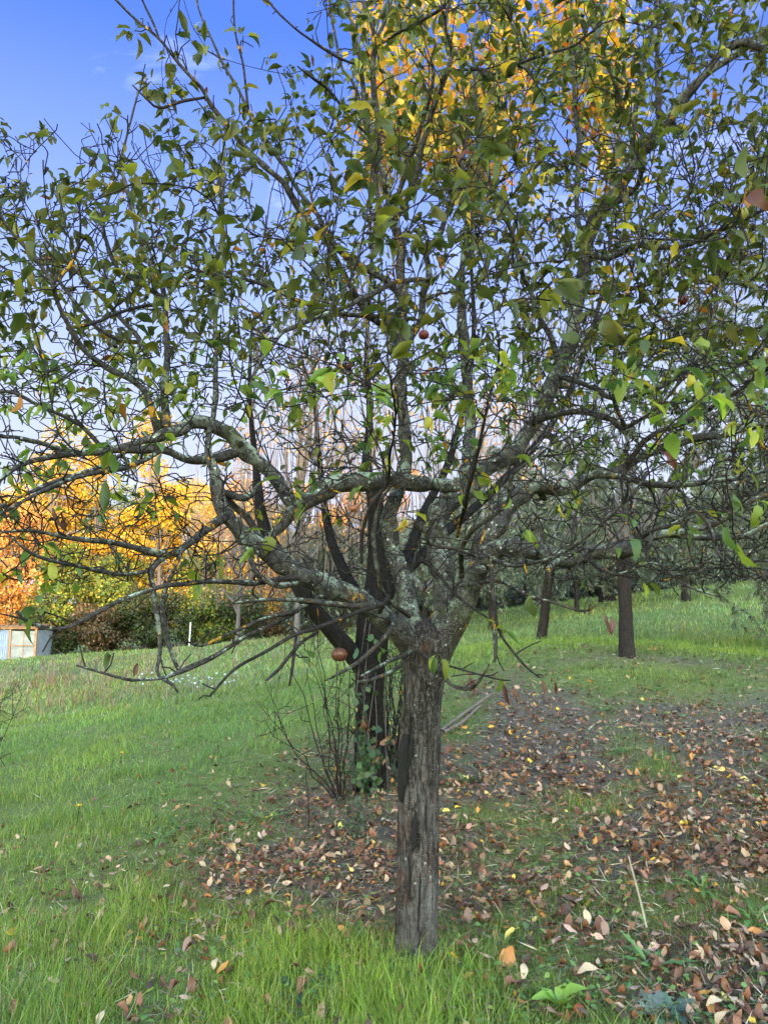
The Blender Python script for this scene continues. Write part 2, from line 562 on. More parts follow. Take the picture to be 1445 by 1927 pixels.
n_b = noise(t, .6, 5, .65, vec=tc)
gr = mixc(t, ramp(t, n_m.outputs['Fac'], [(.35, 0), (.68, 1)]), (.08, .105, .028), (.17, .215, .065))
gr = mixc(t, ramp(t, n_b.outputs['Fac'], [(.40, 0), (.66, .8)]), gr, (.17, .175, .06))
gr = mixc(t, ramp(t, n_f.outputs['Fac'], [(.38, .8), (.55, 0)]), gr, (.035, .045, .014))
so = mixc(t, ramp(t, n_f.outputs['Fac'], [(.35, 0), (.65, 1)]), (.045, .035, .029), (.17, .135, .11))
at_ = N_(t, 'ShaderNodeVertexColor', layer_name='col')
sep = t.nodes.new('ShaderNodeSeparateColor'); t.links.new(at_.outputs['Color'], sep.inputs[0])
mx = t.nodes.new('ShaderNodeMath'); mx.operation = 'MAXIMUM'
t.links.new(sep.outputs[0], mx.inputs[0]); t.links.new(sep.outputs[1], mx.inputs[1])
md = t.nodes.new('ShaderNodeMath'); md.operation = 'MULTIPLY_ADD'; md.inputs[1].default_value = 1.0
t.links.new(mx.outputs[0], md.inputs[0])
mm = t.nodes.new('ShaderNodeMath'); mm.operation = 'MULTIPLY_ADD'; mm.inputs[1].default_value = .9; mm.inputs[2].default_value = -.45
t.links.new(n_m.outputs['Fac'], mm.inputs[0]); t.links.new(mm.outputs[0], md.inputs[2])
col = mixc(t, ramp(t, md.outputs[0], [(.25, 0), (.75, 1)]), gr, so)
p = N_(t, 'ShaderNodeBsdfPrincipled', Roughness=.95)
p.inputs['Specular IOR Level'].default_value = .1
t.links.new(col, p.inputs['Base Color'])
bp = N_(t, 'ShaderNodeBump', Strength=.8, Distance=.03)
t.links.new(mixc(t, .5, n_f.outputs['Fac'], n_m.outputs['Fac']), bp.inputs['Height']); t.links.new(bp.outputs[0], p.inputs['Normal'])
t.links.new(p.outputs[0], out.inputs[0])
g_o = link('ground', mesh_np('ground', V, Q, m, lc))
g_o['kind'] = 'structure'

# ------------------------------------------------------------------ main apple tree: traced trunk, limbs and branches
# each row: (width px, [(px, py, Y), ...]) with widths spread along it
def trace(rows):
    return np.array([[*at(px, py, Y), pxm(w, Y) / 2] for px, py, Y, w in rows])


base = at(783, 1800, 3.6)
apple_loc = (base[0], 3.6, float(gz(base[0], 3.6)[0]))
apple = thing('apple_tree', apple_loc, 'old apple tree with lichen spotted limbs, thinning yellow green leaves and a cracked grey trunk', 'apple tree')

tr = trace([(778, 1860, 3.6, 124), (781, 1812, 3.6, 88), (784, 1760, 3.6, 73), (785, 1700, 3.6, 72), (786, 1600, 3.6, 74), (787, 1500, 3.6, 72), (790, 1400, 3.6, 73), (794, 1330, 3.6, 70), (797, 1280, 3.6, 74), (800, 1235, 3.6, 88), (803, 1205, 3.6, 92), (806, 1185, 3.62, 60)])
S = spline(tr, .008)
tb = Tubes(); tb.add(S[:, :3], S[:, 3], 96, .09, 3, ridges=9)
part('trunk', tb.mesh('apple_trunk', M_TRUNK), apple)
# dark split in the bark, running down the trunk's left face: a thin strip of exposed black wood with torn bark along its sides
M_SPLIT = plain_mat('black_split_wood', (.003, .003, .003), (.012, .010, .011), 60, .9, .6, stretch=(8, 8, 1))


def on_trunk(px, py, k):
    j = np.argmin(np.abs(S[:, 2] - at(px, py, 3.5)[2]))
    c, r = S[j, :3], S[j, 3]
    x = at(px, py, 3.52)[0] - c[0]
    x = np.clip(x, -r * .97, r * .97)
    return np.array([c[0] + x * k, c[1] - math.sqrt(max(r * r - x * x, 0)) * k, at(px, py, 3.52)[2]])


for pts_, w in (([(766, 1382), (763, 1410), (761, 1440), (759, 1475), (757, 1510)], 22), ([(776, 1385), (774, 1415), (768, 1450)], 11), ([(783, 1525), (781, 1550), (780, 1575), (777, 1600)], 10),
                ([(800, 1280), (801, 1300)], 5), ([(770, 1610), (772, 1650), (770, 1690)], 5), ([(790, 1640), (788, 1700), (786, 1750)], 4), ([(802, 1500), (800, 1540), (801, 1570)], 4)):
    q = [np.append(on_trunk(a, b, 1.05), pxm(w, 3.5) / 2 * (.35 if k in (0, len(pts_) - 1) else 1)) for k, (a, b) in enumerate(pts_)]
    part('bark_split', tube_mesh('bark_split', q, M_SPLIT, .01, 8, .35, 5), apple, 'black vertical split in the bark')

LIMBS = {}
TR = {}


def limb(key, rows, name='limb', mat=None, sides=20, rough=.13, label=None):
    P = trace(rows)
    S = spline(P, .02 if name == 'limb' else .03)
    k = np.arange(len(S)); sg = len(TR) * 7.7
    wob = np.stack([fbm(k / 7. + sg, k * 0. + 3, 81, 2), fbm(k / 7. + sg, k * 0. + 33, 82, 2), fbm(k / 7. + sg, k * 0. + 63, 83, 2)], 1) - .5
    ends_ = np.minimum(1, np.minimum(k, len(S) - 1 - k) / 6.)[:, None]
    S[:, :3] += wob * ends_ * np.clip(S[:, 3:4] * 1.7, .009, .03)
    S[:, 3] *= 1 + .5 * np.clip(vnoise(k / 3.3 + sg, k * 0. + 9, 84) - .62, 0, 1) * 1.6 + .12 * (vnoise(k / 9. + sg, k * 0. + 19, 85) - .5)
    TR[key] = S
    tb = Tubes(); tb.add(S[:, :3], S[:, 3], sides, rough, len(TR), ridges=0)
    if name == 'limb':                                   # sawn-off stubs and knots
        for _ in range(max(2, len(S) // 28)):
            h = int(rng.integers(len(S) // 8, len(S) - 3)); T_ = nrm(S[h + 1, :3] - S[h - 1, :3])
            d_ = rng.normal(0, 1, 3); d_ = nrm(d_ - T_ * np.dot(d_, T_)); d_ = nrm(d_ + T_ * .5)
            r_ = S[h, 3]; ln_ = r_ * rng.uniform(1.3, 2.6)
            tb.add(np.array([S[h, :3], S[h, :3] + d_ * ln_ * .6, S[h, :3] + d_ * ln_]), np.array([r_ * .62, r_ * .46, r_ * .40]), 10, .2, h)
    o = part(name, tb.mesh(name, mat or M_LIMB), apple, label)
    return o


limb('A', [(806, 1240, 3.6, 66), (765, 1196, 3.55, 50), (715, 1158, 3.5, 43), (660, 1125, 3.4, 41), (600, 1095, 3.3, 41), (550, 1070, 3.25, 39), (500, 1035, 3.2, 35), (455, 1005, 3.15, 32), (428, 975, 3.1, 27), (415, 945, 3.1, 23), (404, 895, 3.1, 20), (395, 840, 3.12, 13), (402, 780, 3.15, 10), (408, 737, 3.2, 10), (407, 627, 3.25, 9), (411, 544, 3.3, 9), (416, 488, 3.3, 9), (419, 350, 3.35, 8), (421, 271, 3.4, 6), (403, 213, 3.4, 4)], label='pale lichen covered limb curving up to one side')
limb('C', [(806, 1240, 3.62, 70), (838, 1160, 3.6, 48), (834, 1085, 3.65, 41), (824, 1020, 3.7, 39), (824, 970, 3.75, 37), (845, 945, 3.8, 35), (880, 920, 3.85, 35), (918, 880, 3.9, 33), (965, 850, 3.95, 31), (1000, 800, 4.0, 30), (1035, 730, 4.05, 29), (1062, 670, 4.05, 27), (1080, 600, 4.05, 26), (1098, 520, 4.05, 25), (1108, 450, 4.0, 25), (1125, 395, 3.95, 27), (1165, 355, 3.85, 24), (1200, 300, 3.8, 22), (1240, 240, 3.75, 22), (1290, 180, 3.7, 19), (1340, 130, 3.6, 15), (1400, 90, 3.55, 13), (1470, 30, 3.5, 10)], label='longest limb slanting up across the crown')
limb('B', [(885, 922, 3.86, 26), (825, 912, 3.75, 26), (772, 906, 3.65, 28), (700, 903, 3.55, 34), (645, 908, 3.45, 36), (600, 928, 3.4, 35), (562, 953, 3.36, 30), (532, 983, 3.36, 20), (505, 1013, 3.34, 15), (497, 1028, 3.28, 14)], label='dark crooked limb arching between the stems')
limb('BL', [(560, 955, 3.36, 22), (540, 935, 3.35, 25), (515, 898, 3.33, 24), (485, 868, 3.3, 25), (462, 845, 3.3, 28), (437, 815, 3.28, 29), (402, 800, 3.25, 28), (362, 799, 3.2, 26), (335, 811, 3.15, 25), (308, 815, 3.1, 23), (276, 826, 3.05, 15), (245, 838, 3.0, 13), (200, 852, 2.95, 12), (150, 852, 2.9, 10), (87, 838, 2.8, 9), (44, 826, 2.7, 8), (0, 820, 2.6, 7), (-60, 800, 2.5, 5)], label='knobbly lichen patched limb bending outward')
limb('E', [(800, 1232, 3.62, 60), (775, 1168, 3.62, 43), (760, 1113, 3.65, 37), (745, 1058, 3.7, 33), (737, 1005, 3.72, 32), (734, 965, 3.75, 29), (748, 915, 3.8, 26), (762, 880, 3.85, 24), (766, 848, 3.85, 22), (758, 765, 3.85, 21), (756, 690, 3.85, 21), (755, 641, 3.85, 22), (758, 572, 3.85, 20), (755, 516, 3.85, 18), (752, 461, 3.85, 17), (744, 410, 3.85, 15), (737, 395, 3.85, 13), (718, 312, 3.85, 11), (703, 265, 3.8, 10), (687, 193, 3.8, 9), (681, 125, 3.75, 8), (668, 62, 3.7, 7), (653, 0, 3.7, 6), (640, -60, 3.7, 4)], label='upright central stem')
limb('R', [(812, 1235, 3.6, 66), (862, 1160, 3.55, 46), (892, 1094, 3.5, 44), (907, 1058, 3.45, 42), (925, 1036, 3.4, 38), (950, 1030, 3.35, 34), (994, 1034, 3.3, 31), (1051, 1046, 3.2, 28), (1096, 1049, 3.15, 27), (1145, 1036, 3.1, 26), (1194, 1022, 3.05, 23), (1240, 1005, 3.0, 17), (1300, 998, 2.95, 13), (1345, 985, 2.9, 12), (1372, 966, 2.85, 11), (1402, 947, 2.8, 10), (1450, 930, 2.75, 8), (1520, 910, 2.7, 6)], label='low limb reaching out sideways over the grass')
limb('S', [(902, 1070, 3.47, 34), (922, 1000, 3.5, 40), (945, 965, 3.55, 38), (975, 935, 3.6, 33), (1010, 915, 3.6, 27), (1050, 920, 3.6, 22), (1090, 905, 3.6, 20), (1126, 893, 3.6, 19), (1164, 890, 3.6, 18), (1200, 866, 3.6, 17), (1240, 846, 3.55, 17), (1290, 830, 3.5, 16), (1350, 815, 3.45, 15), (1445, 800, 3.4, 12), (1540, 790, 3.4, 8)], label='limb crusted with pale green lichen')
limb('K', [(872, 925, 3.86, 24), (884, 860, 4.0, 23), (883, 793, 4.1, 22), (877, 710, 4.1, 21), (871, 627, 4.1, 21), (866, 571, 4.1, 16), (868, 500, 4.1, 11), (885, 400, 4.1, 10), (902, 299, 4.0, 9), (896, 218, 3.95, 8), (891, 140, 3.9, 7), (893, 62, 3.9, 6), (914, -10, 3.9, 5)], label='upright stem with orange lichen')
BR = [
    # left fan
    [(460, 846, 3.3, 20), (416, 861, 3.27, 20), (369, 866, 3.2, 17), (341, 862, 3.15, 15), (305, 847, 3.1, 15), (247, 844, 3.0, 15), (160, 850, 2.9, 14), (87, 861, 2.75, 11), (29, 884, 2.6, 9), (-30, 930, 2.5, 7)],
    [(313, 806, 3.1, 17), (311, 743, 3.15, 15), (313, 674, 3.2, 13), (312, 600, 3.25, 11), (302, 530, 3.3, 10), (277, 480, 3.3, 9), (258, 425, 3.3, 9), (241, 369, 3.3, 8), (228, 314, 3.3, 7), (232, 285, 3.25, 5), (255, 194, 3.2, 4), (272, 140, 3.2, 3)],
    [(297, 815, 3.1, 13), (277, 748, 3.05, 12), (249, 715, 3.0, 12), (199, 688, 2.95, 11), (155, 652, 2.9, 10), (133, 618, 2.85, 9), (111, 571, 2.8, 8), (102, 538, 2.75, 8), (91, 516, 2.75, 7), (50, 466, 2.7, 7), (8, 416, 2.65, 6), (-30, 330, 2.6, 4)],
    [(102, 533, 2.75, 6), (138, 491, 2.75, 6), (152, 438, 2.75, 5), (150, 383, 2.7, 3)],
    [(249, 712, 3.0, 10), (255, 670, 3.05, 9), (266, 643, 3.1, 9), (222, 591, 3.1, 9), (172, 538, 3.1, 8), (125, 491, 3.05, 7), (94, 460, 3.0, 5), (60, 400, 3.0, 3)],
    [(266, 643, 3.1, 8), (235, 643, 3.05, 8), (199, 627, 3.0, 8), (166, 599, 3.0, 7), (111, 530, 2.95, 6), (75, 480, 2.9, 4)],
    [(133, 618, 2.85, 6), (177, 607, 2.9, 7), (222, 588, 3.0, 7), (277, 577, 3.1, 7), (318, 569, 3.2, 7), (277, 541, 3.2, 7), (222, 505, 3.2, 7), (199, 444, 3.2, 6), (190, 390, 3.2, 4)],
    [(305, 847, 3.1, 9), (240, 880, 2.9, 9), (150, 895, 2.7, 8), (80, 925, 2.5, 8), (0, 968, 2.35, 6), (-40, 985, 2.3, 4)],
    [(247, 844, 3.0, 8), (185, 880, 2.85, 8), (110, 905, 2.7, 8), (40, 935, 2.5, 7), (-20, 965, 2.4, 5)],
    [(200, 852, 2.95, 7), (150, 800, 2.85, 7), (90, 770, 2.75, 7), (30, 740, 2.65, 6), (-20, 735, 2.6, 4)],
    # lichen orange branch and what hangs from it
    [(428, 968, 3.1, 18), (388, 999, 3.0, 14), (355, 1024, 2.9, 14), (320, 1041, 2.8, 14), (262, 1032, 2.7, 12), (203, 1021, 2.6, 10), (131, 1012, 2.5, 8), (58, 998, 2.4, 6), (-10, 1003, 2.3, 4)],
    [(322, 1041, 2.8, 9), (288, 1066, 2.75, 11), (291, 1114, 2.72, 10), (299, 1178, 2.7, 9), (301, 1230, 2.68, 8), (296, 1262, 2.65, 7), (304, 1277, 2.65, 6), (327, 1290, 2.65, 6), (335, 1302, 2.65, 4)],
    [(286, 1073, 2.75, 8), (232, 1080, 2.65, 8), (160, 1069, 2.5, 7), (101, 1058, 2.4, 7), (58, 1041, 2.35, 6), (23, 1012, 2.3, 4)],
    [(345, 1030, 2.85, 8), (312, 1110, 2.8, 9), (310, 1170, 2.78, 8), (322, 1225, 2.76, 7), (338, 1268, 2.75, 4)],
    [(575, 1085, 3.27, 12), (480, 1098, 3.0, 10), (413, 1092, 2.85, 10), (361, 1095, 2.75, 9), (305, 1104, 2.65, 9), (232, 1128, 2.55, 9), (174, 1160, 2.45, 8), (116, 1184, 2.4, 7), (58, 1172, 2.35, 6), (32, 1150, 2.3, 4)],
    [(715, 1150, 3.4, 10), (719, 1138, 3.2, 9), (677, 1140, 3.0, 9), (600, 1132, 2.85, 9), (527, 1128, 2.75, 8), (438, 1135, 2.65, 5)],
    [(730, 1121, 3.1, 6), (719, 1138, 3.05, 7), (674, 1152, 2.9, 8), (612, 1177, 2.8, 8), (558, 1194, 2.75, 7), (500, 1227, 2.7, 6), (440, 1262, 2.65, 5), (395, 1310, 2.6, 4)],
    [(610, 1120, 3.3, 9), (540, 1160, 3.05, 9), (470, 1195, 2.9, 8), (400, 1236, 2.75, 8), (332, 1268, 2.65, 8), (304, 1277, 2.6, 6), (266, 1279, 2.55, 6), (238, 1278, 2.5, 6), (145, 1252, 2.4, 4)],
    [(560, 1150, 3.1, 7), (500, 1165, 2.95, 7), (440, 1190, 2.85, 6), (380, 1215, 2.8, 5), (350, 1205, 2.75, 3)],
    [(735, 1160, 3.45, 9), (739, 1177, 3.2, 8), (720, 1202, 3.05, 8), (666, 1250, 2.95, 7), (620, 1277, 2.9, 4)],
    [(775, 1225, 3.5, 8), (728, 1247, 3.2, 7), (680, 1272, 3.05, 4)],
    [(770, 1235, 3.5, 7), (739, 1262, 3.2, 7), (699, 1279, 3.05, 6), (672, 1283, 3.0, 4)],
    [(598, 1190, 2.85, 6), (560, 1215, 2.75, 6), (525, 1258, 2.7, 5), (502, 1280, 2.65, 4)],
    [(558, 1194, 2.78, 5), (552, 1250, 2.72, 6), (545, 1290, 2.7, 4)],
    [(455, 1005, 3.1, 11), (480, 1075, 3.0, 10), (520, 1100, 3.05, 12), (560, 1098, 3.15, 10)],
    [(500, 1030, 3.3, 13), (470, 985, 3.3, 14), (440, 950, 3.25, 13), (425, 925, 3.2, 12), (460, 935, 3.2, 14), (490, 915, 3.3, 12)],
    # centre left long slanting branches
    [(760, 590, 3.85, 14), (750, 560, 3.8, 13), (727, 527, 3.75, 13), (683, 502, 3.7, 13), (642, 475, 3.6, 13), (600, 433, 3.5, 12), (560, 388, 3.45, 12), (532, 346, 3.4, 12), (477, 291, 3.35, 11), (441, 249, 3.3, 10), (399, 199, 3.25, 9), (380, 166, 3.2, 8), (338, 119, 3.15, 7), (302, 75, 3.1, 6), (255, 36, 3.1, 5), (219, 0, 3.05, 4), (190, -25, 3.05, 3)],
    [(302, 77, 3.1, 4), (286, 36, 3.1, 4), (269, 0, 3.1, 3), (262, -25, 3.1, 2)],
    [(630, 465, 3.6, 9), (600, 410, 3.55, 9), (560, 354, 3.5, 9), (540, 318, 3.45, 8), (518, 291, 3.45, 8), (491, 249, 3.4, 7), (468, 210, 3.4, 7), (449, 166, 3.4, 6), (421, 119, 3.4, 6), (405, 86, 3.4, 5), (380, 33, 3.4, 4), (369, 0, 3.4, 4), (362, -30, 3.4, 3)],
    [(468, 212, 3.4, 5), (457, 125, 3.4, 5), (444, 64, 3.4, 4), (440, 0, 3.4, 4), (441, -30, 3.4, 3)],
    [(390, 183, 3.23, 5), (345, 190, 3.2, 6), (300, 203, 3.15, 5), (275, 185, 3.1, 4), (250, 160, 3.1, 3)],
    [(345, 190, 3.2, 4), (325, 150, 3.2, 4), (312, 130, 3.2, 3)],
    [(736, 624, 3.85, 12), (711, 605, 3.75, 11), (688, 590, 3.7, 11), (660, 541, 3.6, 10), (632, 488, 3.5, 10), (615, 450, 3.45, 8), (590, 380, 3.4, 6), (575, 320, 3.4, 4)],
    [(805, 527, 3.8, 9), (780, 527, 3.6, 10), (738, 535, 3.45, 10), (683, 560, 3.3, 10), (632, 582, 3.2, 10), (549, 616, 3.1, 9), (527, 627, 3.05, 8), (500, 670, 3.0, 6), (470, 715, 2.95, 4)],
    [(750, 580, 3.85, 9), (730, 596, 3.75, 9), (683, 596, 3.6, 9), (636, 588, 3.5, 9), (600, 580, 3.4, 8), (549, 560, 3.3, 8), (494, 535, 3.2, 8), (425, 522, 3.1, 7), (377, 510, 3.05, 6), (341, 494, 3.0, 6), (300, 466, 3.0, 4), (285, 430, 3.0, 3)],
    # centre right
    [(764, 650, 3.85, 13), (772, 635, 3.85, 15), (788, 599, 3.85, 14), (794, 558, 3.85, 14), (805, 530, 3.85, 14), (805, 502, 3.85, 11), (802, 475, 3.85, 11), (827, 439, 3.85, 11), (841, 400, 3.85, 10), (861, 343, 3.9, 10), (874, 290, 3.9, 8), (880, 230, 3.9, 6), (868, 150, 3.9, 4)],
    [(737, 400, 3.85, 9), (743, 389, 3.8, 10), (768, 312, 3.7, 10), (799, 218, 3.6, 9), (815, 150, 3.5, 7), (812, 100, 3.5, 4)],
    [(742, 410, 3.85, 9), (756, 396, 3.7, 11), (787, 312, 3.6, 11), (815, 212, 3.5, 11), (843, 134, 3.4, 9), (849, 93, 3.4, 8), (837, 47, 3.35, 7), (849, 0, 3.35, 6), (856, -30, 3.3, 4)],
    [(715, 300, 3.85, 9), (710, 218, 3.8, 12), (703, 140, 3.75, 11), (706, 78, 3.7, 10), (693, 37, 3.7, 7), (681, 0, 3.7, 6), (675, -30, 3.7, 4)],
    [(706, 78, 3.7, 7), (724, 40, 3.7, 7), (737, 0, 3.7, 6), (745, -30, 3.7, 4)],
    [(710, 85, 3.7, 6), (768, 53, 3.6, 7), (824, 19, 3.5, 6), (848, -5, 3.45, 5), (880, -40, 3.4, 3)],
    [(703, 265, 3.8, 6), (660, 220, 3.75, 6), (620, 170, 3.7, 6), (586, 145, 3.6, 5), (560, 125, 3.55, 3)],
    [(681, 125, 3.75, 5), (640, 110, 3.7, 5), (590, 80, 3.65, 5), (555, 55, 3.6, 4), (520, 20, 3.6, 4), (500, -5, 3.6, 3)],
    [(715, 400, 3.85, 9), (703, 312, 3.85, 9), (672, 170, 3.85, 7), (640, 120, 3.8, 6), (625, 30, 3.8, 5), (618, -20, 3.8, 3)],
    [(843, 134, 3.4, 5), (900, 130, 3.3, 6), (935, 138, 3.2, 6), (980, 118, 3.1, 6), (1030, 100, 3.0, 6), (1080, 85, 2.95, 5), (1130, 45, 2.9, 4)],
    # right
    [(1052, 695, 4.05, 13), (1039, 645, 4.0, 12), (1012, 597, 3.95, 11), (998, 549, 3.9, 10), (977, 501, 3.8, 10), (960, 436, 3.75, 9), (930, 380, 3.7, 8), (915, 300, 3.7, 6), (905, 240, 3.7, 4)],
    [(1104, 480, 4.0, 12), (1083, 394, 4.05, 10), (1089, 308, 4.1, 10), (1088, 262, 4.1, 9), (1082, 200, 4.1, 8), (1077, 108, 4.1, 7), (1074, 0, 4.1, 6), (1074, -40, 4.1, 4)],
    [(1165, 355, 3.85, 14), (1190, 270, 3.9, 10), (1200, 180, 3.95, 9), (1225, 60, 4.0, 8), (1240, -20, 4.0, 5)],
    [(1240, 240, 3.75, 12), (1237, 160, 3.75, 10), (1240, 60, 3.75, 8), (1243, -20, 3.75, 6)],
    [(1215, 285, 3.75, 14), (1270, 215, 3.6, 14), (1310, 160, 3.5, 13), (1350, 105, 3.45, 14), (1400, 82, 3.4, 16), (1450, 95, 3.35, 14), (1520, 90, 3.3, 10)],
    [(1130, 400, 3.95, 12), (1185, 365, 3.8, 10), (1205, 325, 3.7, 10), (1190, 250, 3.6, 8), (1150, 140, 3.5, 6), (1135, 100, 3.45, 4)],
    [(1112, 478, 4.0, 12), (1142, 483, 3.9, 11), (1203, 463, 3.75, 11), (1279, 466, 3.6, 10), (1344, 439, 3.5, 10), (1395, 415, 3.4, 9), (1445, 391, 3.3, 7), (1510, 360, 3.25, 4)],
    [(1098, 545, 4.05, 13), (1114, 549, 4.0, 12), (1190, 540, 3.8, 10), (1241, 521, 3.65, 9), (1279, 500, 3.55, 8), (1330, 460, 3.45, 6), (1390, 380, 3.35, 4)],
    [(1050, 705, 4.05, 12), (1080, 718, 3.9, 11), (1114, 730, 3.8, 10), (1155, 750, 3.7, 9), (1230, 735, 3.55, 8), (1300, 690, 3.4, 7), (1370, 640, 3.3, 5), (1440, 610, 3.2, 4)],
    [(1000, 800, 4.0, 13), (1012, 788, 3.9, 13), (1063, 776, 3.75, 12), (1114, 778, 3.6, 11), (1155, 792, 3.5, 10), (1176, 805, 3.45, 8), (1230, 770, 3.35, 7), (1290, 700, 3.25, 6), (1340, 590, 3.2, 5), (1350, 520, 3.15, 3)],
    [(1176, 805, 3.45, 8), (1155, 754, 3.35, 8), (1155, 686, 3.3, 7), (1170, 590, 3.25, 6), (1195, 480, 3.2, 5), (1205, 400, 3.15, 3)],
    [(1126, 893, 3.6, 13), (1170, 900, 3.5, 13), (1221, 913, 3.4, 12), (1277, 913, 3.3, 11), (1350, 905, 3.2, 9), (1445, 885, 3.1, 7), (1520, 860, 3.0, 4)],
    [(1164, 890, 3.6, 11), (1215, 830, 3.45, 10), (1290, 795, 3.3, 10), (1370, 745, 3.15, 9), (1450, 690, 3.0, 7), (1530, 640, 2.9, 4)],
    [(1240, 1005, 3.0, 12), (1310, 1012, 2.95, 12), (1345, 1012, 2.9, 11), (1400, 1008, 2.85, 10), (1450, 985, 2.8, 8), (1530, 975, 2.75, 4)],
    [(1194, 1022, 3.05, 10), (1226, 1000, 2.8, 8), (1270, 985, 2.7, 9), (1300, 960, 2.65, 8), (1330, 985, 2.6, 7), (1350, 1040, 2.55, 6), (1370, 1065, 2.5, 4)],
    [(1226, 1003, 2.8, 8), (1222, 1030, 2.75, 9), (1212, 1055, 2.72, 5)],
    [(1060, 1050, 3.2, 9), (1032, 1068, 3.1, 12), (1030, 1100, 3.1, 8), (1033, 1112, 3.1, 4)],
    [(905, 1050, 3.3, 8), (880, 1042, 3.1, 7), (849, 1033, 3.0, 6), (808, 1022, 2.9, 6), (800, 995, 2.85, 4)],
    [(915, 1045, 3.3, 9), (960, 1063, 3.0, 8), (1010, 1058, 2.85, 7), (1060, 1040, 2.75, 6), (1115, 1000, 2.65, 6), (1180, 940, 2.55, 5), (1220, 890, 2.5, 4)],
    [(880, 1100, 3.45, 7), (940, 1095, 3.2, 6), (994, 1120, 3.1, 6), (1035, 1132, 3.0, 5), (1097, 1149, 2.95, 4), (1120, 1140, 2.9, 3)],
    [(925, 1055, 3.2, 8), (925, 1100, 3.1, 8), (930, 1160, 3.05, 8), (933, 1225, 3.0, 7), (930, 1245, 3.0, 5)],
    [(928, 1130, 3.07, 5), (936, 1182, 3.0, 5), (961, 1223, 2.95, 5), (990, 1256, 2.9, 4), (1015, 1275, 2.85, 3)],
    [(790, 1225, 3.5, 8), (825, 1260, 3.2, 7), (850, 1290, 3.1, 7), (885, 1298, 3.05, 7), (905, 1275, 3.0, 6), (920, 1250, 2.95, 3)],
    [(830, 1250, 3.2, 4), (880, 1262, 3.1, 4), (940, 1278, 3.0, 3), (960, 1280, 2.95, 2)],
    [(1100, 1050, 3.15, 7), (1160, 1080, 2.95, 6), (1229, 1060, 2.85, 5), (1294, 1103, 2.8, 5), (1356, 1124, 2.75, 3)],
    [(860, 1010, 3.2, 6), (880, 930, 2.9, 8), (895, 870, 2.75, 7), (908, 800, 2.65, 6), (935, 700, 2.5, 5), (940, 640, 2.4, 3)],
    [(868, 1085, 3.3, 10), (880, 1010, 3.0, 9), (950, 950, 2.85, 8), (965, 895, 2.8, 7), (1010, 860, 2.75, 5), (1045, 830, 2.7, 3)],
    [(790, 1050, 3.3, 6), (815, 1070, 3.2, 6), (850, 1110, 3.15, 6), (885, 1140, 3.1, 5), (920, 1165, 3.05, 3)],
    [(770, 1160, 3.4, 9), (725, 1120, 3.1, 8), (710, 1070, 3.0, 8), (702, 1000, 2.95, 7), (715, 945, 2.9, 7), (735, 915, 2.85, 5)],
    [(680, 1060, 2.95, 6), (683, 1000, 2.9, 7), (700, 950, 2.85, 7), (730, 910, 2.8, 6), (735, 850, 2.6, 5), (745, 780, 2.2, 4), (735, 720, 1.9, 3)],
]
for k, rows in enumerate(BR):
    limb('b%d' % k, rows, 'branch', M_BRANCH if rows[0][3] > 6 else M_TWIG, 9, .10)

# ---- twigs: grown from the traced branches towards points spread through the crown
CW = 1445 / 10
DENR = np.array([1, 1, 1, 1, 1, 1, 1.1, 1.2, 1.3, 1.4])
DEN = np.array([
    [.0, .0, .10, .08, .45, .65, .9, .9, .7, .8],
    [.0, .12, .12, .30, .55, .65, .9, .85, .65, .6],
    [.30, .18, .28, .55, .75, .75, .9, .75, .65, .8],
    [.65, .65, .65, .55, .75, .65, .8, .65, .7, .9],
    [.65, .65, .70, .65, .65, .65, .75, .65, .8, .9],
    [.55, .55, .65, .65, .75, .65, .75, .65, .8, .8],
    [.65, .55, .65, .55, .55, .65, .65, .65, .7, .7],
    [.45, .45, .40, .35, .35, .35, .40, .5, .5, .5],
    [.40, .40, .40, .25, .20, .15, .30, .35, .40, .40],
    [.30, .34, .34, .22, .10, .05, .12, .12, .15, .12]])
LEAFY = np.array([1, 1, 1, 1, 1, .95, .9, .55, .28, .22])     # share of twigs that still carry leaves, by height
pts = []
for r in range(-2, 10):
    for c in range(-1, 11):
        d = DEN[max(r, 0), min(max(c, 0), 9)] * (DENR[min(max(c, 0), 9)] if r > 2 else 1)
        if r < 0: d *= .6
        n = rng.poisson(d * (40 if r < 7 else 46))
        for _ in range(n):
            px = (c + rng.random()) * CW; py = (r + rng.random()) * 110
            Y = rng.uniform(2.8, 5.2) if rng.random() > .07 else rng.uniform(1.8, 2.8)
            if r >= 8: Y = rng.uniform(2.3, 4.2)
            if r < 2: Y = rng.uniform(2.9, 4.9)
            p = at(px, py, Y)
            if p[2] < .95: continue
            pts.append((*p, LEAFY[max(r, 0)], r))
for r in range(2, 10):
    for c in range(-1, 11):
        d = max(DEN[r, min(max(c, 0), 9)], .38) * (44 if r < 6 else 100) * (1.5 if r > 6 and c > 6 else 1) * DENR[min(max(c, 0), 9)]
        for _ in range(rng.poisson(d)):
            px = (c + rng.random()) * CW; py = (r + rng.random()) * 110
            p = at(px, py, rng.uniform(2.5, 4.8) if r < 8 else rng.uniform(2.3, 4.3))
            if p[2] > 1.15: pts.append((*p, 0.0, r))
pts = np.array(pts)
nodes = []; nrad = []; ndir = []
for k, S in TR.items():
    s0 = 2 if len(k) > 1 and k[0] == 'b' else 24
    st = 3
    idx = np.arange(min(s0, len(S) // 3), len(S), st)
    T = nrm(np.gradient(S[:, :3], axis=0))
    nodes.append(S[idx, :3]); nrad.append(S[idx, 3]); ndir.append(T[idx])
nodes = np.vstack(nodes); nrad = np.concatenate(nrad); ndir = np.vstack(ndir)
CAP = len(nodes) + len(pts) * 16
NB = np.empty((CAP, 3)); NR = np.empty(CAP); ND = np.empty((CAP, 3))
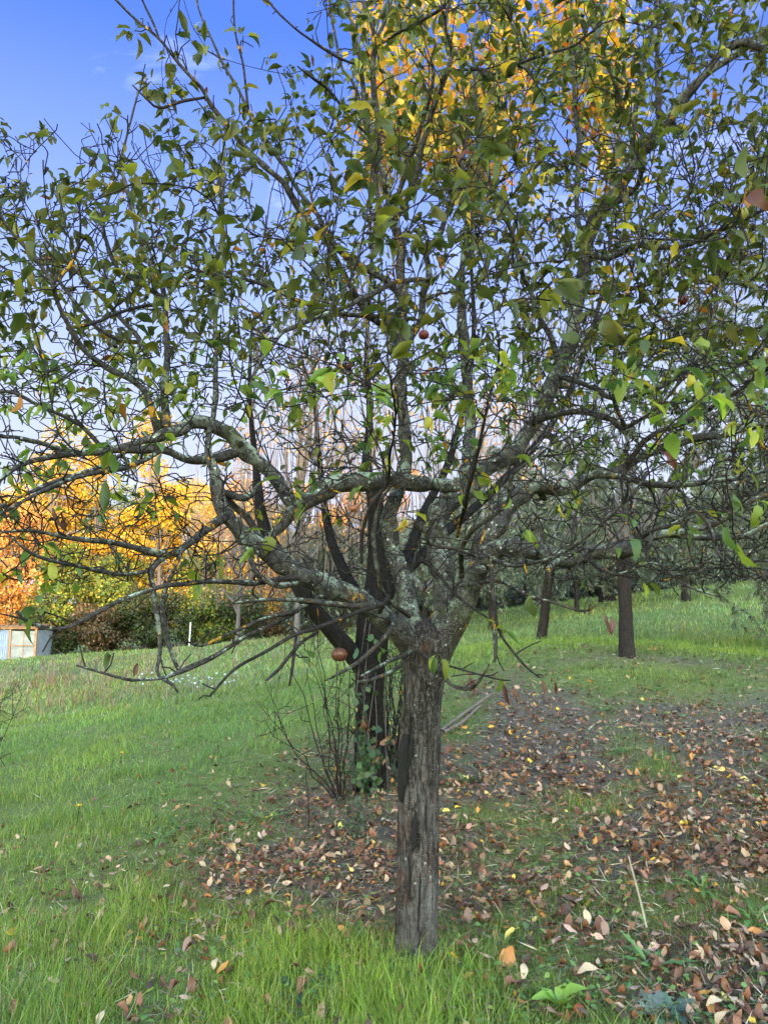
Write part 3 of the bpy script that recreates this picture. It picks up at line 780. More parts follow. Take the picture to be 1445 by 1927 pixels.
k0 = len(nodes); NB[:k0] = nodes; NR[:k0] = nrad; ND[:k0] = ndir
d0 = np.array([np.min(np.linalg.norm(nodes - p[:3], axis=1)) for p in pts])
tw = Tubes()
ends = []
for p, lf, row in ((q[:3], q[3], q[4]) for q in pts[np.argsort(d0)]):
    dv = p - NB[:k0]
    dist = np.linalg.norm(dv, axis=1)
    cosg = np.einsum('ij,ij->i', dv, ND[:k0]) / (dist + 1e-6)
    cost = dist * (1.5 - .75 * cosg) + np.where(dv[:, 2] < -.05, (.55 if row < 7 else .15) * dist, 0) + (.35 * np.maximum(0, np.hypot(dv[:, 0], dv[:, 1]) - .8 * np.abs(dv[:, 2])) if row < 6 else 0) - .15 * np.minimum(NR[:k0], .01) / .01 * .2
    j = int(np.argmin(cost))
    a = NB[j]; D = dist[j]
    if D < .03 or D > 1.3: continue
    n = max(4, int(D / .055))
    tt = np.linspace(0, 1, n)
    mid = a + ND[j] * D * .40 + np.array([0, 0, -.05 * D if row < 7 else .02]) + rng.normal(0, .085, 3) * D
    C = (1 - tt)[:, None] ** 2 * a + 2 * ((1 - tt) * tt)[:, None] * mid + (tt ** 2)[:, None] * p
    C[1:-1] += rng.normal(0, .0036, (n - 2, 3))
    r0 = min(NR[j] * .8, .0036 + .0058 * D)
    r0 = max(r0, .0024)
    R = np.linspace(r0, .0021, n)
    R = R * (1 + .18 * rng.random(n))
    tw.add(C, R, 5)
    m_ = n - 1
    NB[k0:k0 + m_] = C[1:]; NR[k0:k0 + m_] = R[1:]; ND[k0:k0 + m_] = nrm(np.gradient(C, axis=0))[1:]
    k0 += m_
    ends.append((C, lf, row))
    # short fruiting spurs
    for q in range(rng.poisson(D * 5)):
        h = rng.integers(1, n)
        dirs = nrm(ND[k0 - m_ + h - 1] * .4 + rng.normal(0, .6, 3) + np.array([0, 0, .25]))
        ln = rng.uniform(.02, .085)
        e = C[h] + dirs * ln
        tw.add(np.array([C[h], C[h] + dirs * ln * .5 + rng.normal(0, .004, 3), e]), np.array([.0026, .0024, .0030]), 5)
        ends.append((np.array([C[h], e]), lf * .8, row))
# spurs along the traced branches
for k, S in TR.items():
    if k[0] != 'b': continue
    L_ = len(S)
    for q in range(int(L_ * .20)):
        h = rng.integers(int(L_ * .25), L_)
        T = nrm(S[min(h + 1, L_ - 1), :3] - S[h - 1, :3])
        dirs = nrm(T * .5 + rng.normal(0, .6, 3) + np.array([0, 0, .35]))
        ln = rng.uniform(.03, .13)
        a = S[h, :3]; e = a + dirs * ln
        tw.add(np.array([a, a + dirs * ln * .5 + rng.normal(0, .006, 3), e]), np.array([.0032, .0026, .0026]), 5)
        py = 963.5 - FPX * math.tan(math.atan2(a[2] - CAM_H, a[1]) - PITCH)
        ends.append((np.array([a, e]), LEAFY[int(np.clip(py // 110, 0, 9))] * (.5 if py > 300 or a[0] > -.4 else .25), int(py // 110)))
part('twigs', tw.mesh('twigs', M_TWIG), apple)

GREENS = [(.056, .068, .018), (.082, .090, .018), (.044, .060, .024), (.115, .115, .02), (.20, .19, .03), (.32, .23, .03), (.30, .12, .02), (.09, .032, .02)]
LOWG = [(.07, .115, .035), (.115, .165, .03), (.07, .12, .04), (.15, .20, .03), (.25, .25, .035), (.36, .28, .03), (.30, .12, .02), (.09, .032, .02)]
GW = [34, 26, 26, 10, 3.0, 1.4, .6, .6]
GW_LOW = [14, 26, 18, 28, 8, 2.5, .7, .6]
LP, LD, LN, LL, LROW = [], [], [], [], []
for C, lf, row in ends:
    if rng.random() > lf * .62: continue
    n = len(C)
    T = nrm(C[-1] - C[-2])
    cnt = (2 + rng.poisson(2.9)) if n > 2 else (2 + rng.poisson(1.7))
    if row >= 7: cnt = 1 + rng.poisson(1.2)
    for q in range(cnt):
        h = n - 1 if q < 4 or n < 4 else rng.integers(n // 3, n)
        side = rng.normal(0, 1, 3); side -= T * np.dot(side, T)
        d = nrm(nrm(side) * .8 + T * .35 + np.array([0, 0, -.15 if row < 7 else -.35]))
        LP.append(C[h]); LD.append(d)
        LN.append(nrm(np.array([0, 0, 1.0]) + rng.normal(0, .45, 3)))
        LL.append(rng.triangular(.034, .078, .104) if row < 6 else rng.triangular(.040, .082, .108)); LROW.append(row)
LP, LD, LN, LL, LROW = map(np.array, (LP, LD, LN, LL, LROW))
n = len(LP)
cols = np.where((LROW >= 6)[:, None], pick(LOWG, GW_LOW, n), pick(GREENS, GW, n))
ok = np.linalg.norm(LP - np.array([0, 0, CAM_H]), axis=1) > 1.6
sel = lambda *a: [x[ok] for x in a]
LP, LD, LN, LL, cols = sel(LP, LD, LN, LL, cols)
n = len(LP)
V, Q, C = leaves(LP, LD, LN, LL, LL * rng.uniform(.42, .60, n), rng.uniform(.3, 2.3, n), rng.uniform(.2, 1.0, n), cols, wave=.12)
part('foliage', mesh_np('foliage', V, Q, M_LEAF, C), apple)
print('apple leaves', n, 'twig ends', len(ends), 'twig verts', tw.n)

# withered brown leaves still hanging from the low twigs
M_DEAD = leaf_mat('withered_leaf', trans=.15, gain=1.0)
for px, py, Y, ln in [(880, 1275, 3.05, .075), (945, 1285, 3.0, .09), (960, 1290, 2.97, .08), (1022, 1280, 2.87, .075), (1042, 1285, 2.85, .055), (1112, 1140, 2.93, .05), (1135, 1155, 2.93, .085), (1150, 1165, 2.93, .07), (95, 955, 2.5, .075), (118, 960, 2.5, .08), (262, 1250, 2.6, .05), (712, 935, 2.85, .07), (770, 690, 3.0, .06), (1190, 575 - 80, 3.3, .05)]:
    P = at(px, py - 12, Y)[None]
    V, Q, C = leaves(P, np.array([[rng.normal(0, .25), rng.normal(0, .2), -1.0]]), np.array([[rng.normal(0, .5), -1.0, .2]]), np.array([ln]), np.array([ln * .42]), np.array([rng.uniform(-.6, .9)]), np.array([rng.uniform(.6, 1.1)]), pick([(.07, .028, .022), (.10, .04, .03)], [1, 1], 1), wave=.35)
    part('withered_leaf', mesh_np('withered_leaf', V, Q, M_DEAD, C), apple, 'curled brown dead leaf')

# ------------------------------------------------------------------ apples
M_ROT = {}


def apple_fruit(px, py, Y, dpx, a, b, label, rot=0.0, squash=.9, up=.05, wrinkle=0.0, on_ground=False):
    c = at(px, py, Y)
    r = pxm(dpx, Y) / 2
    if on_ground: c[2] = gz(c[0], c[1])[0] + r * .8
    key = (a, b)
    if key not in M_ROT:
        M_ROT[key] = plain_mat('apple_skin', a, b, 45, .35, .15)
    root = thing('apple', tuple(c), label, 'apple', 'apples left on and under the tree')
    nu, nv = 28, 18
    th = np.linspace(0, np.pi, nv)[:, None]; ph = np.linspace(0, 2 * np.pi, nu, endpoint=False)[None]
    rr = r * (1 - .20 * np.exp(-(th / .32) ** 2) - .14 * np.exp(-((np.pi - th) / .3) ** 2)) * (1 + .02 * np.cos(5 * ph))
    if wrinkle: rr = rr * (1 + wrinkle * (vnoise(np.cos(ph) * 3 + 9 + th, np.sin(ph) * 3 + 9 + th * 2, 77) - .5))
    V = np.stack([rr * np.sin(th) * np.cos(ph), rr * np.sin(th) * np.sin(ph), rr * np.cos(th) * squash + 0 * ph], -1).reshape(-1, 3)
    i = np.arange(nv - 1)[:, None] * nu; j = np.arange(nu)[None]
    Q = np.stack([i + j, i + nu + j, i + nu + (j + 1) % nu, i + (j + 1) % nu], -1).reshape(-1, 4)
    f = link('flesh', mesh_np('apple_flesh', V, Q, M_ROT[key]), None, root)
    s = Tubes(); s.add(np.array([[0, 0, r * .7 * squash], [r * .08, 0, r * 1.1], [r * .05, r * .1, r + up]]), np.array([.0016, .0014, .0018]), 6)
    link('stalk', s.mesh('apple_stalk', M_TWIG), None, root)
    s = Tubes(); s.add(np.array([[0, 0, -r * .78 * squash], [0, 0, -r * .92 * squash]]), np.array([r * .12, r * .07]), 8)
    link('calyx', s.mesh('apple_calyx', M_TWIG), None, root)
    root.rotation_euler = (rot, rot * .6, rot)
    return root


apple_fruit(638, 1232, 2.95, 30, (.06, .02, .014), (.095, .036, .018), 'ripe brownish red apple with yellow blotches hanging lowest in front of the meadow', squash=.88)
apple_fruit(665, 957, 3.3, 16, (.20, .05, .03), (.32, .12, .05), 'tiny round reddish apple hanging under the crooked dark limb')
apple_fruit(567, 473, 3.3, 25, (.035, .008, .010), (.09, .015, .018), 'shrivelled dark red apple hanging highest among the leaves', wrinkle=.45)
apple_fruit(797, 630, 3.7, 21, (.12, .02, .025), (.24, .06, .05), 'dark red apple beside the upright central stem', up=.02)
apple_fruit(655, 690, 3.2, 17, (.03, .008, .010), (.07, .02, .02), 'small blackened withered apple in the middle of the crown', wrinkle=.5)
apple_fruit(1284, 565, 3.2, 20, (.05, .008, .010), (.12, .02, .02), 'crimson withered apple in the leaves beyond the slanting limb', wrinkle=.3)
apple_fruit(1090, 1915, 3.05, 24, (.16, .03, .02), (.30, .08, .04), 'fallen red apple half hidden in grass on the ground', rot=1.0, on_ground=True)

# ------------------------------------------------------------------ second tree: dark trunk, whips, golden leaves
b2 = at(695, 1485, 6.5)
t2loc = (b2[0], 6.5, float(gz(b2[0], 6.5)[0]))
tree2 = thing('dark_trunk_tree', t2loc, 'tree with black furrowed trunk and upright whips of golden leaves directly behind the apple tree', 'tree')


def tree_limb(root, rows, name, mat, sides=18, rough=.12, ridges=5, seed=0):
    P = trace(rows)
    S = spline(P, .04)
    tb = Tubes(); tb.add(S[:, :3], S[:, 3], sides, rough, seed, ridges=ridges)
    part(name, tb.mesh(name, mat), root)
    return S


T2 = [tree_limb(tree2, [(700, 1520, 6.5, 74), (698, 1480, 6.5, 62), (695, 1380, 6.5, 52), (695, 1290, 6.5, 50), (700, 1210, 6.5, 58), (705, 1150, 6.5, 54), (712, 1080, 6.5, 44), (712, 1000, 6.5, 38), (705, 940, 6.5, 30), (690, 880, 6.5, 20), (695, 780, 6.5, 12), (690, 650, 6.5, 9), (700, 480, 6.5, 6)], 'trunk', M_DARKBARK, 40, .12, 6, 31)]
T2.append(tree_limb(tree2, [(690, 1265, 6.5, 34), (650, 1215, 6.4, 34), (605, 1165, 6.3, 32), (570, 1115, 6.2, 30), (548, 1075, 6.2, 29), (520, 1035, 6.2, 26), (497, 990, 6.2, 22), (487, 930, 6.2, 18), (480, 860, 6.2, 12), (470, 740, 6.2, 8), (475, 600, 6.2, 5)], 'limb', M_DARKBARK, 18, .12, 5, 32))
T2.append(tree_limb(tree2, [(705, 1180, 6.5, 30), (640, 1060, 6.6, 20), (615, 980, 6.7, 16), (600, 850, 6.7, 10), (590, 700, 6.7, 6)], 'limb', M_DARKBARK, 14, .1, 5, 33))
T2.append(tree_limb(tree2, [(710, 1150, 6.5, 30), (760, 1060, 6.7, 22), (800, 960, 6.9, 18), (850, 850, 7.0, 13), (890, 650, 7.0, 9), (880, 400, 7.0, 6)], 'limb', M_DARKBARK, 14, .1, 5, 34))
T2.append(tree_limb(tree2, [(715, 1120, 6.5, 26), (830, 1010, 6.8, 19), (950, 900, 7.0, 15), (1060, 760, 7.2, 11), (1130, 560, 7.2, 8), (1160, 350, 7.2, 5)], 'limb', M_DARKBARK, 14, .1, 5, 35))
nod = np.vstack([S[len(S) // 3:, :3] for S in T2])
wt = Tubes(); wp, wd = [], []
for q in range(430):
    px = rng.uniform(470, 1180); py1 = rng.uniform(-120, 620) if px > 680 else rng.uniform(520, 760)
    Y = rng.uniform(5.6, 7.8)
    e = at(px, py1, Y)
    if q < 210: e = at(px, rng.uniform(560, 900), Y)
    dv = e - nod; ds = np.hypot(dv[:, 0], dv[:, 1])
    cand = np.where(dv[:, 2] > .5)[0]
    if not len(cand): continue
    j = cand[np.argmin(ds[cand] + .25 * dv[cand, 2])]
    if ds[j] > .3 + .28 * dv[j, 2]: continue
    a = nod[j]
    D = np.linalg.norm(e - a)
    n = max(6, int(D / .25)); tt = np.linspace(0, 1, n)
    mid = a * .55 + e * .45; mid[:2] = mid[:2] * .35 + e[:2] * .65
    C = (1 - tt)[:, None] ** 2 * a + 2 * ((1 - tt) * tt)[:, None] * mid + (tt ** 2)[:, None] * e
    C[1:] += rng.normal(0, .018, (n - 1, 3))
    wt.add(C, np.linspace(.009, .003, n), 5)
    for h in range(n // 3, n):
        for _ in range(2):
            if rng.random() < .5:
                s = nrm(rng.normal(0, .6, 3) + np.array([0, 0, .6])); ln = rng.uniform(.1, .4)
                wt.add(np.array([C[h], C[h] + s * ln * .5, C[h] + s * ln + np.array([0, 0, .05])]), np.array([.004, .003, .002]), 4)
                wp.append(C[h] + s * ln); wp.append(C[h] + s * ln * .6)
        wp.append(C[h])
part('whips', wt.mesh('whips', M_WHIP), tree2)
wp = np.array(wp)
wp = wp[rng.random(len(wp)) < np.clip((wp[:, 2] - 3.6) / 2.4, .03, .8)]
hi_ = wp[wp[:, 2] > 5.6]
wp = np.vstack([np.repeat(wp, 2, 0), np.repeat(hi_, 3, 0)])
wp = wp + rng.normal(0, .09, wp.shape)
n = len(wp)
Ls = rng.uniform(.055, .10, n) * np.where(wp[:, 2] > 5.7, 1.45, 1)
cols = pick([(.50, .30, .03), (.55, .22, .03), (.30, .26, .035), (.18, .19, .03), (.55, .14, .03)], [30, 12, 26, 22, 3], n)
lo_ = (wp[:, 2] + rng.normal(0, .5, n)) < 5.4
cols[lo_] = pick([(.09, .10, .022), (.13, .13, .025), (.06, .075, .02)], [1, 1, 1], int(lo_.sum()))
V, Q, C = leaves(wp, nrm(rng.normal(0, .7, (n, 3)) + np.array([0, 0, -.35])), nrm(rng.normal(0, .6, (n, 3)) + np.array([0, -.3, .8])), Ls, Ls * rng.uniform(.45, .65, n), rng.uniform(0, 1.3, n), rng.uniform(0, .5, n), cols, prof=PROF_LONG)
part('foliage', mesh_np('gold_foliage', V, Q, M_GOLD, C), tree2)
print('gold leaves', n)

# ivy and bramble round the dark trunk
ivy = thing('ivy', t2loc, 'dark green ivy climbing the foot of the black furrowed trunk', 'ivy')
st = Tubes(); ip, inn = [], []
for q in range(11):
    a0 = rng.uniform(-2.6, .4); z = np.linspace(0, rng.uniform(.5, 1.75), 14)
    ang = a0 + .35 * np.sin(z * 3 + q) + z * rng.normal(0, .25)
    zc = t2loc[2] + z
    r = .135 - .02 * np.clip(z, 0, 1) + .012
    C = np.stack([t2loc[0] + r * np.cos(ang), t2loc[1] + r * np.sin(ang), zc], 1)
    st.add(C, np.linspace(.008, .003, 14), 5)
    for h in range(14):
        k = 2 if z[h] < .45 else .6
        for _ in range(rng.poisson(k)):
            d = np.array([math.cos(ang[h]), math.sin(ang[h]), 0])
            ip.append(C[h] + d * rng.uniform(.0, .10) + rng.normal(0, .03, 3)); inn.append(d + np.array([0, 0, .4]) + rng.normal(0, .35, 3))
ip = np.array(ip); inn = nrm(np.array(inn)); n = len(ip)
part('stem', st.mesh('ivy_stem', M_GREYTWIG), ivy)
V, Q, C = leaves(ip, nrm(rng.normal(0, .7, (n, 3)) + np.array([0, -.2, -.6])), inn, rng.uniform(.04, .08, n), rng.uniform(.035, .07, n), rng.uniform(0, .6, n), rng.uniform(0, .3, n), pick([(.03, .06, .03), (.05, .085, .04), (.07, .12, .05)], [3, 3, 2], n))
part('foliage', mesh_np('ivy_foliage', V, Q, M_WEED, C), ivy)


for px, py in [(690, 1362), (700, 1385), (712, 1400), (722, 1395), (735, 1388), (716, 1418), (728, 1422), (705, 1430), (742, 1405), (684, 1350)]:
    ln = rng.uniform(.06, .10)
    V, Q, C = leaves(at(px, py, 6.32)[None], nrm(rng.normal(0, .6, (1, 3)) + np.array([[0, -.2, -.8]])), np.array([[rng.normal(0, .5), -1.0, .3]]), np.array([ln]), np.array([ln * .6]), np.array([rng.uniform(-1, 1.4)]), np.array([rng.uniform(.2, 1.0)]), pick([(.15, .08, .05), (.20, .115, .07)], [1, 1], 1), wave=.3)
    part('withered_leaf', mesh_np('withered_leaf', V, Q, M_LITTER, C), ivy, 'withered tan brown leaf caught in the stems')


def shrub(loc, label, cat, stems, mat, leafpal=None, group=None, name='shrub', spread=.5, height=1.5, r0=.006, kids=4, lw=(.02, .04), nleaf=.5, lean=(0, 0)):
    root = thing(name, loc, label, cat, group)
    st = Tubes(); P = []
    for q in range(stems):
        a = rng.uniform(0, 6.28); h = height * rng.uniform(.45, 1.0); sp = spread * rng.uniform(.2, 1.0)
        e = np.array([math.cos(a) * sp + lean[0] * h, math.sin(a) * sp + lean[1] * h, h])
        b = np.array([math.cos(a), math.sin(a), 0]) * rng.uniform(0, .15 * spread)
        n = 9; tt = np.linspace(0, 1, n)[:, None]
        mid = np.array([b[0] * .5 + e[0] * rng.uniform(.1, .9), b[1] * .5 + e[1] * rng.uniform(.1, .9), h * rng.uniform(.35, .6)])
        C = (1 - tt) ** 2 * b + 2 * (1 - tt) * tt * mid + tt ** 2 * e
        C[1:] += rng.normal(0, .012 * height, (n - 1, 3))
        st.add(C, np.linspace(r0, r0 * .35, n), 5)
        for _ in range(kids):
            k = rng.integers(2, n)
            d = nrm(rng.normal(0, .7, 3) + np.array([0, 0, .3])); ln = rng.uniform(.08, .28) * height
            e2 = C[k] + d * ln
            m2 = C[k] + d * ln * .5 + rng.normal(0, .02 * height, 3)
            st.add(np.array([C[k], m2, e2]), np.array([r0 * .45, r0 * .4, r0 * .25]), 4)
            for _ in range(2):
                d2 = nrm(d + rng.normal(0, .6, 3)); e3 = m2 + d2 * ln * .5
                st.add(np.array([m2, (m2 + e3) / 2 + rng.normal(0, .01, 3), e3]), np.array([r0 * .3, r0 * .28, r0 * .2]), 4)
                P += [e2, e3]
    me = st.mesh(name + '_stems', mat)
    link('stem', me, None, root)
    if leafpal is not None:
        P = np.array(P); P = P[rng.random(len(P)) < nleaf]; P = P + rng.normal(0, .02, P.shape); n = len(P)
        Ls = rng.uniform(*lw, n)
        V, Q, C = leaves(P, nrm(rng.normal(0, .7, (n, 3)) + np.array([0, 0, -.2])), nrm(rng.normal(0, .5, (n, 3)) + np.array([0, 0, 1])), Ls, Ls * .6, rng.uniform(0, .8, n), rng.uniform(0, .4, n), pick(leafpal, [1] * len(leafpal), n))
        link('foliage', mesh_np(name + '_foliage', V, Q, M_WEED, C), None, root)
    return root


def gpt(px, py, Y=None):
    """Ground point seen at a photo pixel (march along the ray)."""
    for y in (np.linspace(1.5, 60, 1200) if Y is None else [Y]):
        p = at(px, py, y)
        g = float(gz(p[0], y)[0])
        if p[2] <= g or Y is not None:
            return np.array([p[0], y, g])
    return np.array([p[0], y, g])


shrub(tuple(gpt(640, 1485, 6.2)), 'thin bare thorny shrub leaning over the grass beside the black trunk', 'shrub', 14, M_TWIG, [(.10, .15, .04), (.25, .22, .04)], spread=.6, height=1.7, nleaf=.10, name='bramble_shrub', lean=(-.15, 0))
shrub(tuple(gpt(745, 1470, 6.9)), 'tangle of tall thin suckers between the black trunk and the grey trunk', 'shrub', 22, M_TWIG, [(.10, .15, .04), (.2, .2, .05)], spread=.32, height=1.9, nleaf=.14, name='sucker_shrub', kids=3)
shrub(tuple(gpt(582, 1530, 5.6)), 'single thin bare sapling standing alone in the grass', 'sapling', 1, M_TWIG, spread=.05, height=.75, kids=2, name='sapling', r0=.004)
shrub(tuple(gpt(675, 1560, 5.35)), 'low tuft of dark bluish green leaves before the black trunk', 'weed', 16, M_GREYTWIG, [(.035, .065, .035), (.06, .09, .05)], spread=.22, height=.28, nleaf=.9, name='leafy_weed', kids=4, r0=.003)
shrub((-3.95, 7.0, float(gz(-3.95, 7.0)[0])), 'bare black twiggy shrub cut off by the edge beside the meadow', 'shrub', 16, M_DARKBARK, spread=.55, height=1.25, name='bare_shrub', kids=6, lean=(.18, 0))

# ------------------------------------------------------------------ olive trees on the slope behind
def olive(loc, label, h_trunk, r, crown, nleaf, gold=0.0, lean=(0, 0), droop=.5, lsz=(.05, .085), nb=46):
    root = thing('olive_tree', loc, label, 'olive tree', 'olive trees on the slope')
    cx, cy, cz, rx, ry, rz = crown                         # relative to the trunk foot
    top = np.array([lean[0], lean[1], h_trunk])
    tb = Tubes()
    P = spline(np.array([[0, 0, -.08, r * 1.35], [lean[0] * .2, lean[1] * .2, .12, r * 1.08], [lean[0] * .6, lean[1] * .6, h_trunk * .55, r * .92], [*top, r * .95], [*(top + (0, 0, .25)), r * .6]]), .05)
    tb.add(P[:, :3], P[:, 3], 24, .14, int(rng.integers(99)), ridges=5)
    link('trunk', tb.mesh('olive_trunk', M_OLIVEBARK), None, root)
    bt = Tubes(); sk = [top[None]]
    for q in range(6):
        a = q * 1.047 + rng.normal(0, .25)
        e = np.array([cx + rx * .7 * math.cos(a), cy + ry * .7 * math.sin(a), cz + rz * rng.uniform(-.1, .65)])
        n = 12; tt = np.linspace(0, 1, n)[:, None]
        mid = top * .5 + e * .5 + np.array([0, 0, .15 * rz])
        C = (1 - tt) ** 2 * top + 2 * (1 - tt) * tt * mid + tt ** 2 * e
        C[1:] += rng.normal(0, .04, (n - 1, 3))
        bt.add(C, np.linspace(r * .5, .012, n), 7)
        sk.append(C[2:])
    sk = np.vstack(sk)
    tipd, tipp = [], []
    for q in range(nb * 6):
        u = nrm(rng.normal(0, 1, 3)) * rng.uniform(.55, 1.0)
        e = np.array([cx + u[0] * rx, cy + u[1] * ry, cz + u[2] * rz])
        j = np.argmin(np.linalg.norm(sk - e, axis=1)); a = sk[j]
        D = np.linalg.norm(e - a)
        n = max(4, int(D / .16)); tt = np.linspace(0, 1, n)[:, None]
        mid = (a + e) / 2 + np.array([0, 0, .3 * D]) + rng.normal(0, .08 * D, 3)
        e = e + np.array([0, 0, -droop * .3 * D])
        C = (1 - tt) ** 2 * a + 2 * (1 - tt) * tt * mid + tt ** 2 * e
        bt.add(C, np.linspace(.007, .0025, n), 4)
        if q % 3 == 0: sk = np.vstack([sk, C[1::2]])
        tg = nrm(np.gradient(C, axis=0))
        tipp.append(C[1:]); tipd.append(tg[1:])
    link('branches', bt.mesh('olive_branches', M_GREYTWIG), None, root)
    tipp = np.vstack(tipp); tipd = np.vstack(tipd)
    k = rng.integers(0, len(tipp), nleaf)
    P = tipp[k] + tipd[k] * rng.uniform(-.08, .08, (nleaf, 1)) + rng.normal(0, .012, (nleaf, 3))
    D = nrm(tipd[k] * .8 + rng.normal(0, .5, (nleaf, 3)))
    Ls = rng.uniform(*lsz, nleaf)
    V, Q, C = leaves(P, D, nrm(rng.normal(0, .6, (nleaf, 3)) + np.array([0, 0, 1])), Ls, Ls * .24, rng.uniform(-.2, .5, nleaf), rng.uniform(0, .4, nleaf), pick([(.075, .088, .055), (.10, .112, .078), (.055, .068, .042), (.15, .16, .125)], [4, 3, 3, 2], nleaf), prof=PROF_SMALL, jitter=.05)
    link('foliage', mesh_np('olive_foliage', V, Q, M_OLIVELEAF, C), None, root)
    return root


def gl(px, py, Y):
    p = gpt(px, py, Y)
    return tuple(p)


olive(gl(1180, 1236, 10.5), 'tall olive tree with the thickest dark trunk, rising straight from the bare strip of soil', 1.35, .098, (.9, .5, 3.3, 2.4, 2.2, 2.3), 26000, droop=1.0, nb=60, lsz=(.055, .095))
olive(gl(1016, 1203, 15.0), 'olive tree with slightly leaning dark trunk beyond the apple tree fork', 1.5, .095, (.3, .4, 2.7, 2.5, 2.2, 1.9), 20000, lean=(.25, 0), droop=1.0, lsz=(.07, .12), nb=50)
for (px, py, Y, ht, r, crown, n, lz, lab) in [
        (928, 1186, 21.0, 1.5, .12, (0, 0, 2.5, 2.6, 2.2, 1.9), 11000, (.1, .16), 'slim trunked olive tree behind the hanging grey twig'),
        (880, 1172, 27.0, 1.4, .11, (0, 0, 2.5, 2.8, 2.2, 1.9), 9000, (.12, .2), 'small far olive tree just beside the grey apple limb'),
        (1142, 1110, 26.0, 1.4, .26, (0, 0, 2.5, 3.2, 2.4, 2.0), 12000, (.11, .19), 'broad far olive tree with stout pale trunk near the top of the slope'),
        (1085, 1140, 23.0, 1.4, .07, (0, 0, 2.4, 2.4, 2.2, 1.8), 10000, (.1, .17), 'thin far olive tree between the two dark olive trunks'),
        (1290, 1120, 23.0, 1.4, .13, (0, 0, 2.3, 2.9, 2.4, 2.0), 12000, (.1, .17), 'olive tree with grey trunk half hidden by drooping sprays upslope'),
        (990, 1150, 33.0, 1.4, .12, (0, 0, 2.5, 3.4, 2.6, 2.2), 9000, (.15, .25), 'hazy olive tree furthest up the green slope'),
        (800, 1172, 24.0, 1.3, .1, (0, 0, 2.3, 2.8, 2.4, 2.0), 11000, (.1, .18), 'olive tree showing grey through the fork of the apple tree'),
        (650, 1195, 30.0, 1.3, .1, (0, 0, 2.3, 3.0, 2.4, 2.1), 10000, (.12, .2), 'olive tree behind the black trunk at the meadow edge'),
        (1200, 1105, 33.0, 1.3, .12, (0, 0, 2.4, 3.6, 2.6, 2.2), 9000, (.15, .25), 'olive tree filling the gap above the stout pale olive trunk'),
        (1380, 1100, 31.0, 1.3, .12, (0, 0, 2.4, 3.6, 2.6, 2.3), 10000, (.14, .24), 'olive tree crowning the slope behind the drooping sprays'),
        (1490, 1100, 27.0, 1.3, .12, (0, 0, 2.4, 3.2, 2.6, 2.3), 10000, (.12, .2), 'olive tree at the far outer end of the slope'),
        (730, 1180, 36.0, 1.3, .1, (0, 0, 2.5, 3.6, 2.6, 2.2), 8000, (.15, .26), 'far olive tree seen between the black trunk and the apple fork')]:
    olive(gl(px, py, Y), lab, ht, r, crown, n, droop=1.0, lsz=lz, nb=30)
olive(gl(1530, 1150, 14.0), 'olive tree whose drooping grey sprays sweep low over the upper grass', 1.3, .15, (.1, 0, 2.2, 2.6, 2.2, 2.1), 20000, droop=1.4, lsz=(.07, .12), nb=54)
olive(gl(1560, 1250, 10.5), 'tallest olive tree, pale sunlit crown reaching above the apple leaves at the edge', 1.4, .16, (-.1, .6, 4.2, 1.9, 1.9, 3.3), 24000, droop=.6, nb=60)

# ------------------------------------------------------------------ woods beyond the meadow
PAL = {
    'golden': ([(.50, .26, .02), (.58, .32, .03), (.34, .20, .02), (.20, .17, .025)], [4, 3, 3, 2.5], 'golden yellow autumn tree'),
    'orange': ([(.50, .22, .05), (.54, .28, .10), (.40, .16, .04), (.25, .15, .04)], [4, 3, 3, 2], 'peach orange autumn tree'),
    'green': ([(.09, .12, .02), (.16, .17, .025), (.30, .24, .03), (.06, .085, .02)], [4, 3, 2, 3], 'olive green and yellow tree'),
    'dark': ([(.035, .05, .018), (.05, .065, .02), (.08, .085, .025), (.07, .05, .03)], [4, 3, 2, 1], 'dark green bushy tree'),
    'brown': ([(.12, .06, .03), (.16, .09, .05), (.09, .06, .03), (.07, .07, .025)], [3, 3, 3, 2], 'dull brown leafed tree'),
}


